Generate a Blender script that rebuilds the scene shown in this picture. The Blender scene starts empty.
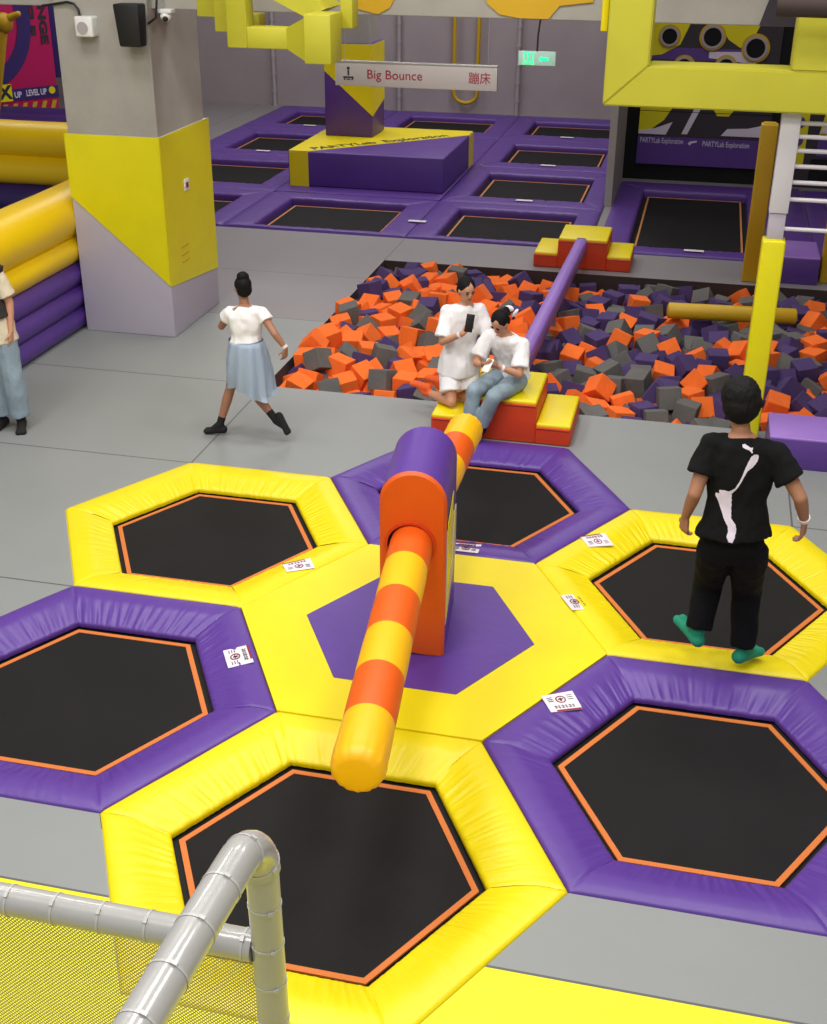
import bpy, bmesh, math, random
from mathutils import Vector, Matrix, Euler, noise
from mathutils.bvhtree import BVHTree
random.seed(7)
V = Vector
PI = math.pi
K = 0.92                      # everything below is laid out 1/K too large and brought to true metres at the end
scn = bpy.context.scene
COL = scn.collection

# ------------------------------------------------------------------ materials
def lin(c):
    return tuple((x / 12.92 if x <= .04045 else ((x + .055) / 1.055) ** 2.4) for x in c)
def rgb(r, g, b):
    return lin((r / 255, g / 255, b / 255)) + (1,)
def mat(name, col, rough=.5, metal=0, bump=0, bscale=40, var=0, vscale=3, spec=.5, coat=0, sheen=0, stretch=None, emit=0):
    m = bpy.data.materials.new(name); m.use_nodes = True
    nt = m.node_tree; b = nt.nodes['Principled BSDF']
    b.inputs['Base Color'].default_value = col
    b.inputs['Roughness'].default_value = rough
    b.inputs['Metallic'].default_value = metal
    b.inputs['Specular IOR Level'].default_value = spec
    b.inputs['Coat Weight'].default_value = coat
    b.inputs['Sheen Weight'].default_value = sheen
    if emit:
        b.inputs['Emission Color'].default_value = col; b.inputs['Emission Strength'].default_value = emit
    tc = nt.nodes.new('ShaderNodeTexCoord'); mp = nt.nodes.new('ShaderNodeMapping')
    nt.links.new(tc.outputs['Object'], mp.inputs['Vector'])
    if stretch: mp.inputs['Scale'].default_value = stretch
    if bump:
        n = nt.nodes.new('ShaderNodeTexNoise'); n.inputs['Scale'].default_value = bscale; n.inputs['Detail'].default_value = 4
        nt.links.new(mp.outputs[0], n.inputs['Vector'])
        bp = nt.nodes.new('ShaderNodeBump'); bp.inputs['Strength'].default_value = bump; bp.inputs['Distance'].default_value = .02
        nt.links.new(n.outputs['Fac'], bp.inputs['Height']); nt.links.new(bp.outputs[0], b.inputs['Normal'])
    if var:
        n = nt.nodes.new('ShaderNodeTexNoise'); n.inputs['Scale'].default_value = vscale; n.inputs['Detail'].default_value = 5
        nt.links.new(mp.outputs[0], n.inputs['Vector'])
        mr = nt.nodes.new('ShaderNodeMapRange'); mr.inputs[1].default_value = .3; mr.inputs[2].default_value = .7
        mr.inputs[3].default_value = 1 - var; mr.inputs[4].default_value = 1 + var
        nt.links.new(n.outputs['Fac'], mr.inputs[0])
        mx = nt.nodes.new('ShaderNodeVectorMath'); mx.operation = 'SCALE'; mx.inputs[0].default_value = col[:3]
        nt.links.new(mr.outputs[0], mx.inputs['Scale']); nt.links.new(mx.outputs[0], b.inputs['Base Color'])
    return m
M = dict(
 yellow=mat('yellow_vinyl', rgb(230, 210, 0), .42, bump=.12, bscale=9, var=.03),
 yellowpad=mat('yellow_pad_vinyl', rgb(222, 211, 2), .42, bump=.12, bscale=9, var=.03),
 gold=mat('gold_vinyl', rgb(243, 180, 10), .42, bump=.1, bscale=9),
 purple=mat('purple_vinyl', rgb(87, 54, 143), .4, bump=.14, bscale=9, var=.04),
 lilac=mat('lilac_vinyl', rgb(148, 110, 194), .4, bump=.1, bscale=9, var=.04),
 deep=mat('deep_purple_vinyl', rgb(86, 54, 136), .42, bump=.14, bscale=9, var=.05),
 orange=mat('orange_vinyl', rgb(222, 88, 8), .45, bump=.1, bscale=9, var=.03),
 redorange=mat('red_orange_vinyl', rgb(205, 62, 22), .45, bump=.1, bscale=9, var=.03),
 stripe=mat('orange_webbing', rgb(206, 114, 48), .7, bump=.3, bscale=120),
 goldpaint=mat('gold_wall_paint', rgb(200, 156, 14), .6),
 stripe2=mat('dull_orange_webbing', rgb(196, 128, 74), .7),
 bed=mat('black_trampoline_mesh', rgb(27, 26, 27), .8, bump=.15, bscale=300, var=.12, vscale=2, spec=.2),
 gap=mat('black_gap_shade', rgb(9, 9, 10), .8),  # near-black, paints the shade in the gap between pad and bed
 concrete=mat('concrete', rgb(160, 156, 148), .85, bump=.15, bscale=14, var=.07, vscale=3),
 wallgrey=mat('grey_wall_panel', rgb(158, 147, 150), .8, var=.06, vscale=1.5, bump=.05),
 lav=mat('pale_lavender_vinyl', rgb(182, 176, 190), .5, bump=.08, bscale=8, var=.02),
 black=mat('black_plastic', rgb(20, 20, 22), .5),
 void=mat('dark_void', rgb(6, 6, 7), .9),  # near-black colour standing in for the dark of gaps and openings
 white=mat('white_plastic', rgb(226, 226, 224), .4),
 paint=mat('white_painted_steel', rgb(205, 202, 208), .35),
 steel=mat('galvanised_steel', rgb(165, 165, 165), .4, metal=.6),
 sticker=mat('white_sticker', rgb(228, 220, 228), .4),
 red=mat('red_print', rgb(140, 22, 44), .5),
 ink=mat('black_print', rgb(40, 36, 44), .6),
 whiteprint=mat('white_print', rgb(215, 205, 222), .6),
 greyprint=mat('dark_grey_print', rgb(48, 42, 50), .6),
 signgrey=mat('pale_sign_board', rgb(168, 160, 160), .45),
 framey=mat('olive_yellow_panel', rgb(180, 174, 42), .5, bump=.06, bscale=6, var=.04),
 mustard=mat('mustard_padding', rgb(196, 158, 12), .5, bump=.1, bscale=9),
 magenta=mat('magenta_vinyl', rgb(190, 20, 92), .5, bump=.1),
 darkpurple=mat('dark_purple_vinyl', rgb(50, 32, 100), .5, bump=.1, var=.1),
 exitg=mat('green_lit_sign', rgb(40, 235, 150), .5, emit=1.2),
 exitp=mat('pale_lit_panel', rgb(150, 180, 170), .4, emit=.25),
 cube_o=mat('orange_foam', rgb(244, 112, 36), .95, bump=.35, bscale=60, var=.06, vscale=8),
 cube_p=mat('purple_foam', rgb(72, 54, 104), .95, bump=.35, bscale=60, var=.08, vscale=8),
 cube_g=mat('grey_foam', rgb(98, 96, 94), .95, bump=.35, bscale=60, var=.08, vscale=8),
 pitw=mat('pit_wall_cloth', rgb(62, 50, 48), .9),
 tshirt=mat('white_cotton', rgb(236, 234, 236), .85, bump=.15, bscale=25),
 blacktee=mat('black_cotton', rgb(17, 17, 19), .95, spec=.2, bump=.2, bscale=25),
 blackpants=mat('black_track_fabric', rgb(13, 13, 17), .95, bump=.2, bscale=20, spec=.2),
 denim=mat('washed_denim', rgb(138, 156, 168), .9, bump=.2, bscale=60, var=.14, vscale=6),
 satin=mat('pale_blue_satin', rgb(198, 216, 236), .4, bump=.1, bscale=12, sheen=.3),
 skin=mat('skin', rgb(196, 142, 112), .55, var=.03),
 skin2=mat('tan_skin', rgb(166, 116, 90), .55, var=.03),
 hair=mat('black_hair', rgb(12, 10, 11), .75, bump=.4, bscale=70, stretch=(1, 1, .2), spec=.25),
 green=mat('green_sock', rgb(22, 140, 110), .8, bump=.2),
 blacksock=mat('black_sock', rgb(18, 18, 20), .85),
 orangesock=mat('orange_sock', rgb(225, 92, 35), .85),
 cream=mat('cream_cotton', rgb(214, 202, 176), .85, bump=.1),
 vest=mat('dark_vest', rgb(40, 34, 34), .8, bump=.3, var=.2),
 band=mat('white_wristband', rgb(235, 225, 230), .5),
 lips=mat('lips', rgb(150, 70, 66), .5),
 pipeg=mat('grey_pipe_foam', rgb(158, 157, 155), .28, coat=.4, bump=.12, bscale=10, var=.05),
 tie=mat('clear_tie', rgb(172, 172, 170), .25),
)
def node_mat_floor():
    m = bpy.data.materials.new('grey_floor_mats'); m.use_nodes = True
    nt = m.node_tree; b = nt.nodes['Principled BSDF']; N = nt.nodes.new; L = nt.links.new
    b.inputs['Roughness'].default_value = .5
    tc = N('ShaderNodeTexCoord'); sp = N('ShaderNodeSeparateXYZ'); L(tc.outputs['Object'], sp.inputs[0])
    def mth(op, a, bb):
        n = N('ShaderNodeMath'); n.operation = op
        for i, q in enumerate((a, bb)):
            if isinstance(q, (int, float)): n.inputs[i].default_value = q
            elif q is not None: L(q, n.inputs[i])
        return n.outputs[0]
    X, Y = sp.outputs[0], sp.outputs[1]
    def seam(ax, c, lo, hi):
        a, o = (Y, X) if ax == 'y' else (X, Y)
        d = mth('LESS_THAN', mth('ABSOLUTE', mth('SUBTRACT', a, c * K), None), .007)
        return mth('MULTIPLY', mth('MULTIPLY', d, mth('GREATER_THAN', o, lo * K)), mth('LESS_THAN', o, hi * K))
    seams = [('y', 0, -9, -2.6), ('y', 2.26, -9, 9), ('y', 4.28, -9, -2.6), ('x', -2.6, 2.2, 4.3), ('x', 2.6, 2.2, 4.3), ('y', 6.45, -9, -2.6),
             ('y', 8.35, -9, -2.6), ('x', -2.6, 9.2, 10.5), ('x', 2.6, -9, 0), ('x', -5.2, -4, 0), ('y', -2.82, -9, 9), ('x', -6.5, 10, 23), ('x', -9, 4, 23)]
    acc = None
    for s in seams:
        q = seam(*s); acc = q if acc is None else mth('MAXIMUM', acc, q)
    far = mth('GREATER_THAN', Y, 6.45 * K)
    yel = mth('LESS_THAN', Y, -2.82 * K)
    ns = N('ShaderNodeTexNoise'); ns.inputs['Scale'].default_value = 1.2; ns.inputs['Detail'].default_value = 5; L(tc.outputs['Object'], ns.inputs['Vector'])
    mr = N('ShaderNodeMapRange'); mr.inputs[3].default_value = .93; mr.inputs[4].default_value = 1.06; L(ns.outputs['Fac'], mr.inputs[0])
    def mix(f, a, c):
        n = N('ShaderNodeMix'); n.data_type = 'RGBA'; L(f, n.inputs[0])
        for i, q in ((6, a), (7, c)):
            if isinstance(q, tuple): n.inputs[i].default_value = q
            else: L(q, n.inputs[i])
        return n.outputs[2]
    c = mix(far, rgb(136, 139, 139), rgb(130, 125, 128))
    c = mix(yel, c, rgb(230, 222, 8))
    c = mix(acc, c, rgb(88, 88, 88))
    vm = N('ShaderNodeVectorMath'); vm.operation = 'SCALE'; L(c, vm.inputs[0]); L(mr.outputs[0], vm.inputs['Scale']); L(vm.outputs[0], b.inputs['Base Color'])
    n2 = N('ShaderNodeTexNoise'); n2.inputs['Scale'].default_value = 5; L(tc.outputs['Object'], n2.inputs['Vector'])
    bp = N('ShaderNodeBump'); bp.inputs['Strength'].default_value = .12; bp.inputs['Distance'].default_value = .02; L(n2.outputs['Fac'], bp.inputs['Height']); L(bp.outputs[0], b.inputs['Normal'])
    return m
M['floor'] = node_mat_floor()
def node_mat_net():
    m = bpy.data.materials.new('safety_net_mesh'); m.use_nodes = True
    nt = m.node_tree; b = nt.nodes['Principled BSDF']; N = nt.nodes.new; L = nt.links.new
    b.inputs['Base Color'].default_value = rgb(158, 155, 118); b.inputs['Roughness'].default_value = .6
    tc = N('ShaderNodeTexCoord'); sp = N('ShaderNodeSeparateXYZ'); L(tc.outputs['Object'], sp.inputs[0])
    def mth(op, a, bb=None):
        n = N('ShaderNodeMath'); n.operation = op
        for i, q in enumerate((a, bb)):
            if isinstance(q, (int, float)): n.inputs[i].default_value = q
            elif q is not None: L(q, n.inputs[i])
        return n.outputs[0]
    out = None
    for sg in (1, -1):
        u = mth('ADD', sp.outputs[0], mth('MULTIPLY', sp.outputs[2], sg))
        q = mth('LESS_THAN', mth('FRACT', mth('DIVIDE', u, .0125)), .4)
        out = q if out is None else mth('MAXIMUM', out, q)
    L(out, b.inputs['Alpha'])
    return m
M['net'] = node_mat_net()

# ------------------------------------------------------------------ helpers
def tag(o, label=None, cat=None, group=None, kind=None):
    if label: o['label'] = label
    if cat: o['category'] = cat
    if group: o['group'] = group
    if kind: o['kind'] = kind
    return o
def thing(name, label, cat, loc=(0, 0, 0), group=None):
    o = bpy.data.objects.new(name, None); o.empty_display_size = .1; COL.objects.link(o); o.location = loc
    return tag(o, label, cat, group)
def root_loc(p):
    l = V((0, 0, 0))
    while p is not None: l += p.location; p = p.parent
    return l
def obj(name, bm, m, parent=None, smooth=True, origin=None, label=None, auto=40):
    me = bpy.data.meshes.new(name)
    bmesh.ops.recalc_face_normals(bm, faces=bm.faces[:])
    o = bpy.data.objects.new(name, me); COL.objects.link(o)
    off = root_loc(parent)
    if origin is not None: o.location = V(origin) - off; off = V(origin)
    bmesh.ops.translate(bm, verts=bm.verts[:], vec=-off)
    bm.to_mesh(me); bm.free()
    for x in (m if isinstance(m, (list, tuple)) else [m]): me.materials.append(M[x] if isinstance(x, str) else x)
    if parent: o.parent = parent
    if smooth:
        for p in me.polygons: p.use_smooth = True
        me.set_sharp_from_angle(angle=math.radians(auto))
    if label: o['label'] = label
    return o
def struct(name, bm, m, **k):
    return tag(obj(name, bm, m, **k), kind='structure')
def one(name, bm, m, label, cat, group=None, origin=None, **k):
    if origin is None:
        xs = [v.co for v in bm.verts]
        origin = (sum(v.x for v in xs) / len(xs), sum(v.y for v in xs) / len(xs), min(v.z for v in xs))
    return tag(obj(name, bm, m, origin=origin, **k), label, cat, group)
def B(): return bmesh.new()
def box(bm, x0, x1, y0, y1, z0, z1, bev=0, seg=2, mi=0, mtx=None):
    vs = [bm.verts.new(V(p)) for p in ((x0, y0, z0), (x1, y0, z0), (x1, y1, z0), (x0, y1, z0), (x0, y0, z1), (x1, y0, z1), (x1, y1, z1), (x0, y1, z1))]
    fs = [bm.faces.new([vs[i] for i in f]) for f in ((3, 2, 1, 0), (4, 5, 6, 7), (0, 1, 5, 4), (1, 2, 6, 5), (2, 3, 7, 6), (3, 0, 4, 7))]
    for f in fs: f.material_index = mi
    geo = vs
    if bev:
        r = bmesh.ops.bevel(bm, geom=list({e for f in fs for e in f.edges}), offset=bev, segments=seg, profile=.5, affect='EDGES', material=mi if mi else -1)
        geo = list({v for f in r['faces'] for v in f.verts} | {v for v in vs if v.is_valid})
    if mtx is not None: bmesh.ops.transform(bm, matrix=mtx, verts=[v for v in geo if v.is_valid])
    return geo
def loft(bm, secs, n=20, cap=True, mi=0, closed=False):
    rings = []
    for c, U, W in secs:
        rings.append([bm.verts.new(V(c) + V(U) * math.cos(2 * PI * i / n) + V(W) * math.sin(2 * PI * i / n)) for i in range(n)])
    for a, b in zip(rings, rings[1:]):
        for i in range(n):
            f = bm.faces.new((a[i], a[(i + 1) % n], b[(i + 1) % n], b[i])); f.material_index = mi
    if cap:
        bm.faces.new(rings[0][::-1]).material_index = mi; bm.faces.new(rings[-1]).material_index = mi
    return rings
def perp(d):
    d = V(d).normalized()
    a = V((0, 0, 1)) if abs(d.z) < .9 else V((0, 1, 0))
    u = d.cross(a).normalized(); return u, d.cross(u).normalized()
def tube(bm, pts, r, n=14, caps=True, mi=0, round_end=0):
    pts = [V(p) for p in pts]; secs = []
    rs = r if isinstance(r, (list, tuple)) else [r] * len(pts)
    U0 = None
    for i, p in enumerate(pts):
        d = (pts[min(i + 1, len(pts) - 1)] - pts[max(i - 1, 0)]).normalized()
        if U0 is None: U0, W0 = perp(d)
        else:
            U0 = (U0 - d * U0.dot(d)).normalized()
        W0 = d.cross(U0).normalized()
        secs.append((p, U0 * rs[i], W0 * rs[i]))
    if round_end:
        def capsec(p, d, U, W, rr, flip):
            out = []
            for k in range(1, 6):
                a = k / 5 * PI / 2 * .98
                out.append((p + d * math.sin(a) * rr * round_end, U * math.cos(a), W * math.cos(a)))
            return out
        d0 = (pts[0] - pts[1]).normalized(); d1 = (pts[-1] - pts[-2]).normalized()
        s = secs
        secs = capsec(pts[0], d0, s[0][1], s[0][2], rs[0], 1)[::-1] + s + capsec(pts[-1], d1, s[-1][1], s[-1][2], rs[-1], 0)
    return loft(bm, secs, n, caps, mi)
def capsule(bm, a, b, ra, rb, n=14):
    a, b = V(a), V(b); d = b - a
    if d.length < 1e-5: d = V((0, 0, .001))
    d.normalize(); u, w = perp(d); secs = []
    for k in range(5, 0, -1):
        t = k / 5 * PI / 2 * .97; secs.append((a - d * math.sin(t) * ra, u * math.cos(t) * ra, w * math.cos(t) * ra))
    secs += [(a, u * ra, w * ra), (b, u * rb, w * rb)]
    for k in range(1, 6):
        t = k / 5 * PI / 2 * .97; secs.append((b + d * math.sin(t) * rb, u * math.cos(t) * rb, w * math.cos(t) * rb))
    loft(bm, secs, n)
def ell(bm, c, U, W, D, n=20, m=12):
    c, U, W, D = V(c), V(U), V(W), V(D); secs = []
    for k in range(m + 1):
        t = -PI / 2 * .985 + PI * .985 * k / m
        secs.append((c + D * math.sin(t), U * math.cos(t), W * math.cos(t)))
    loft(bm, secs, n)
def prism(bm, pts, vec, mi=0):
    """closed outline extruded along vec"""
    a = [bm.verts.new(V(p)) for p in pts]; b = [bm.verts.new(V(p) + V(vec)) for p in pts]
    fs = [bm.faces.new(a[::-1]), bm.faces.new(b)]
    for i in range(len(a)): fs.append(bm.faces.new((a[i], a[(i + 1) % len(a)], b[(i + 1) % len(a)], b[i])))
    for f in fs: f.material_index = mi
    return a + b
def disc_pts(c, u, w, r, n=28, a0=0, a1=2 * PI):
    return [V(c) + V(u) * r * math.cos(a0 + (a1 - a0) * i / n) + V(w) * r * math.sin(a0 + (a1 - a0) * i / n) for i in range(n)]
def ring(bm, c, u, w, r0, r1, vec, n=28, mi=0):
    c, u, w, vec = V(c), V(u), V(w), V(vec); vs = []
    for k in range(n):
        a = 2 * PI * k / n; d = u * math.cos(a) + w * math.sin(a)
        vs.append([bm.verts.new(c + d * r0), bm.verts.new(c + d * r1), bm.verts.new(c + d * r1 + vec), bm.verts.new(c + d * r0 + vec)])
    for k in range(n):
        a, b = vs[k], vs[(k + 1) % n]
        for i in range(4): bm.faces.new((a[i], b[i], b[(i + 1) % 4], a[(i + 1) % 4])).material_index = mi
def dup(root, loc, **k):
    r = root.copy(); COL.objects.link(r); r.location = loc; tag(r, **k)
    for ch in list(root.children):
        c = ch.copy(); COL.objects.link(c); c.parent = r
        for g in ch.children:
            d = g.copy(); COL.objects.link(d); d.parent = c
    return r
def text(name, s, size, origin, xdir, ydir, m, parent=None, depth=.004, align='LEFT', label=None, width=None, bold=0):
    cu = bpy.data.curves.new('t', 'FONT'); cu.body = s; cu.size = size; cu.align_x = align; cu.align_y = 'CENTER'; cu.extrude = depth / 2; cu.resolution_u = 3; cu.offset = bold
    to = bpy.data.objects.new('t', cu); COL.objects.link(to)
    dg = bpy.context.evaluated_depsgraph_get(); dg.update()
    me = bpy.data.meshes.new_from_object(to.evaluated_get(dg))
    bpy.data.objects.remove(to)
    x = V(xdir).normalized(); y = V(ydir).normalized(); z = x.cross(y)
    bm = B(); bm.from_mesh(me); bpy.data.meshes.remove(me)
    if width and bm.verts:
        xs = [v.co.x for v in bm.verts]; w = max(xs) - min(xs)
        for v in bm.verts: v.co.x *= width / w
    mt = Matrix((x, y, z)).transposed().to_4x4(); mt.translation = V(origin)
    bmesh.ops.transform(bm, matrix=mt, verts=bm.verts[:])
    for f in bm.faces: f.material_index = 0
    return obj(name, bm, m, parent, smooth=False, label=label)

# ------------------------------------------------------------------ floor and room
S3 = 3 ** .5 * 1.3
HC = dict(C=(0, 0), B=(0, S3), F=(0, -S3), A=(-1.95, S3 / 2), D=(1.95, S3 / 2), G=(-1.95, -S3 / 2), E=(1.95, -S3 / 2))
def hv(h, k, r=1.3):
    return V((HC[h][0] + r * math.cos(k * PI / 3), HC[h][1] + r * math.sin(k * PI / 3), 0))
def hole_floor():
    bm = B()
    def loop(pts):
        vs = [bm.verts.new((x, y, 0)) for x, y in pts]
        for i in range(len(vs)): bm.edges.new((vs[i], vs[(i + 1) % len(vs)]))
    loop([(-16, -9), (8, -9), (8, 22.4), (-16, 22.4)])
    cl = [hv('B', 2), hv('B', 3), hv('A', 2), hv('A', 3), hv('A', 4), hv('G', 3), hv('G', 4), hv('G', 5), hv('F', 3), hv('F', 4), hv('F', 5), hv('F', 0), hv('E', 5), hv('E', 0), hv('E', 1), hv('D', 0), hv('D', 1), hv('D', 2), hv('B', 1)]
    pts = []
    for p in cl:
        if not pts or (V((p.x, p.y)) - V(pts[-1])).length > .05: pts.append((p.x, p.y))
    # outline walks B top-left .. around and back to B top-right
    loop(pts)
    loop([(-2.6, 4.25), (5.6, 4.25), (5.6, 9.3), (-2.6, 9.3)])
    loop([(-8.35, 10.55), (.1, 10.55), (.1, 22.15), (-8.35, 22.15)])
    loop([(.21, 10.5), (2.62, 10.5), (2.62, 15.5), (.21, 15.5)])
    bmesh.ops.triangle_fill(bm, edges=bm.edges[:], use_beauty=True, normal=(0, 0, 1))
    return bm
struct('floor', hole_floor(), 'floor', smooth=False)
bm = B(); box(bm, -16, 8, 22.3, 22.5, 0, 8)
for x in (-8.6, -5.5, -2.65): pass
struct('wall_back', bm, 'wallgrey', smooth=False)
bm = B(); box(bm, -16.2, -16, -9, 22.4, 0, 8); struct('wall_left', bm, 'wallgrey', smooth=False)
bm = B(); box(bm, 8, 8.2, -9, 22.4, 0, 8); struct('wall_right', bm, 'wallgrey', smooth=False)
bm = B(); box(bm, -16.2, 8.2, -9, 22.5, 8, 8.2); struct('ceiling', bm, 'wallgrey', smooth=False)
# pit shell
for nm, b_ in (('wall_pit_left', (-2.72, -2.6, 4.13, 9.42)), ('wall_pit_right', (5.6, 5.72, 4.13, 9.42)), ('wall_pit_front', (-2.6, 5.6, 4.13, 4.25)), ('wall_pit_back', (-2.6, 5.6, 9.3, 9.42))):
    bm = B(); box(bm, *b_, -1.0, -.002); struct(nm, bm, 'pitw', smooth=False)
bm = B(); box(bm, -2.6, 5.6, 4.25, 9.3, -1.05, -1.0); struct('floor_pit', bm, 'pitw', smooth=False)
# concrete bulkhead with painted shapes overhead
bm = B(); box(bm, -9, 8, 5.62, 6.1, 3.49, 8, .01)
bh = struct('trim_1', bm, 'concrete', smooth=False)
bm = B(); prism(bm, [(-1.72, 5.615, 3.5), (-2.0, 5.615, 3.56), (-2.1, 5.615, 3.8), (-2.1, 5.615, 4.4), (-1.2, 5.615, 4.4), (-1.45, 5.615, 3.8), (-1.6, 5.615, 3.56)], (0, -.012, 0))
prism(bm, [(-.62, 5.615, 3.62), (-.5, 5.615, 3.53), (-.3, 5.615, 3.5), (-.02, 5.615, 3.5), (.08, 5.615, 3.62), (.4, 5.615, 3.66), (.4, 5.615, 4.4), (-.75, 5.615, 4.4), (-.7, 5.615, 3.8)], (0, -.012, 0))
struct('trim_2', bm, 'goldpaint', smooth=False)
bm = B(); prism(bm, [(1.95, 5.615, 3.495), (2.7, 5.615, 3.495), (2.7, 5.615, 4.4), (2.2, 5.615, 4.4)], (0, -.012, 0))

struct('trim_3', bm, ['greyprint', 'concrete'], smooth=False)
# back wall pipes
for i, x in enumerate((-8.6, -5.52, -2.72, -.3)):
    bm = B(); tube(bm, [(x, 22.22, 0), (x, 22.22, 7.9)], .045, 12)
    for k in range(18): tube(bm, [(x, 22.22, .3 + .4 * k), (x, 22.22, .36 + .4 * k)], .058, 12)
    one('wall_pipe', bm, 'signgrey', ['leftmost pale vertical pipe on the grey back wall', 'pale vertical pipe on the back wall left of the yellow hanging loop', 'pale vertical pipe on the back wall behind the green exit sign', 'pale vertical pipe on the back wall near the grey partition'][i], 'pipe')
bm = B()
pp = [(-4.22, 22.15, 4.2), (-4.2, 22.15, .45)] + [(-3.92 - .27 * math.cos(a), 22.15, .45 - .2 * math.sin(a)) for a in [PI * k / 8 for k in range(1, 8)]] + [(-3.65, 22.15, .45), (-3.63, 22.15, 4.2)]
tube(bm, pp, .045, 12); one('hanging_loop', bm, 'mustard', 'yellow U-shaped padded loop hanging on the grey back wall', 'padded loop')
# partition between the trampoline field and the right-hand lane
bm = B(); box(bm, .08, .2, 13.46, 22.3, 0, 8, .01); struct('wall_partition', bm, 'concrete', smooth=False)

# ------------------------------------------------------------------ hexagonal trampolines
def pad_panel(P0, P1, Q0, Q1, seed, hgt=.022, drop=.1, nu=110, wr=1.0, slope=False):
    """padded cover section: outer edge P0-P1, inner edge Q0-Q1; rolls down over the inner edge, with creases"""
    bm = B(); rows = []
    prof = [(0, -.035), (0, .0), (.015, .6), (.05, .9), (.3, 1.05), (.55, 1.05), (.66, 1.0), (.76, .97), (.85, .9), (.93, .7), (.975, .35), (1.0, -.2), (1.01, -1.0), (1.005, -3.0)]
    if slope: prof = [(0, -.035), (0, 0), (.015, .012), (.06, .019), (.2, .022), (.36, .022), (.46, .016), (.56, .004), (.66, -.010), (.76, -.024), (.86, -.038), (.94, -.048), (.98, -.056), (1.0, -.066), (1.004, -.078), (1.0, -.095)]
    L = (P1 - P0).length
    inw = (((Q0 + Q1) / 2) - ((P0 + P1) / 2)); 
    for t, h in prof:
        a = P0.lerp(Q0, t); b = P1.lerp(Q1, t); r = []
        for i in range(nu + 1):
            s = i / nu
            p = a.lerp(b, s)
            e = min(s, 1 - s)
            cr = noise.noise(V((s * L * 22 + seed * 7.3, t * 1.2 + seed, seed * 3.1))) + .5 * noise.noise(V((s * L * 45 + seed * 3.3, t * 1.5, seed)))
            amp = .0095 * wr * max(.08, min(1, (t - (.3 if slope else .4)) * 2.2)) if h > -.5 else .004
            z = hgt * h if h > -.5 else h * drop / 3
            z += amp * cr
            if h > 0: z *= (.6 + .4 * min(1, e / .03)); z += .004 * noise.noise(V((p.x * 2.3, p.y * 2.3, seed)))
            if slope: z = h + amp * cr * (1 if .02 < t < .97 else .4) + (.004 * noise.noise(V((p.x * 2.3, p.y * 2.3, seed))) if h > 0 else 0) - (.006 * (1 - min(1, e / .02)) if h > 0 else 0)
            if t == 0: z = -.035 if h < 0 else 0
            r.append(bm.verts.new((p.x, p.y, z)))
        rows.append(r)
    for a, b in zip(rows, rows[1:]):
        for i in range(nu): bm.faces.new((a[i], a[i + 1], b[i + 1], b[i]))
    return bm
def flat_poly(bm, pts, z, mi=0, th=.004):
    prism(bm, [(p[0], p[1], z - th) for p in pts], (0, 0, th), mi)
def frame_poly(bm, outer, inner, z, th=.006, mi=0):
    n = len(outer)
    for i in range(n):
        j = (i + 1) % n
        prism(bm, [(outer[i][0], outer[i][1], z - th), (outer[j][0], outer[j][1], z - th), (inner[j][0], inner[j][1], z - th), (inner[i][0], inner[i][1], z - th)], (0, 0, th), mi)
def sticker(parent, cx, cy, rot, z=.0245, w=.215, h=.17):
    """white rule sticker: red ring, lines of print and a red edge"""
    u = V((math.cos(rot), math.sin(rot), 0)); v = V((-u.y, u.x, 0)); c = V((cx, cy, z))
    bm = B(); prism(bm, [c - u * w / 2 - v * h / 2, c + u * w / 2 - v * h / 2, c + u * w / 2 + v * h / 2, c - u * w / 2 + v * h / 2], (0, 0, .003))
    st = obj('warning_label', bm, 'sticker', parent, smooth=False, label='white warning label with red ring')
    bm = B(); ring(bm, c + V((0, 0, .003)) - v * h * .12, u, v, .026, .034, (0, 0, .001), 24)
    t = c + V((0, 0, .003))
    prism(bm, [t - u * w * .5 + v * h * .42, t + u * w * .3 + v * h * .42, t + u * w * .3 + v * h * .5, t - u * w * .5 + v * h * .5], (0, 0, .001))
    obj('red_print', bm, 'red', st, smooth=False, label='red ring and red edge strip')
    bm = B()
    def bar(x0, x1, y0, y1):
        prism(bm, [t + u * x0 + v * y0, t + u * x1 + v * y0, t + u * x1 + v * y1, t + u * x0 + v * y1], (0, 0, .001))
    for k in range(6):
        x = -.07 + k * .024
        bar(x, x + .018, h * .22, h * .24); bar(x, x + .018, h * .3, h * .32); bar(x + .007, x + .011, h * .18, h * .36)
        if k % 2: bar(x, x + .003, h * .2, h * .34)
    bar(-.018, .018, -h * .15, -h * .11); bar(-.006, .006, -h * .2, -h * .02)
    for k in range(3): bar(-.085, -.05, -h * .1 - k * .018, -h * .1 - k * .018 + .005); bar(.05, .085, -h * .1 - k * .018, -h * .1 - k * .018 + .005)
    obj('black_print', bm, 'ink', st, smooth=False, label='small black print')
    pl = V((parent.location.x, parent.location.y, 0)); inw = (pl - V((cx, cy, 0))).normalized()
    for o_ in (st,) + tuple(st.children):
        for v_ in o_.data.vertices:
            dd = (V((v_.co.x, v_.co.y, 0)) + pl - V((cx, cy, 0))).dot(inw); v_.co.z -= .16 * max(dd, -.02)
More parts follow.
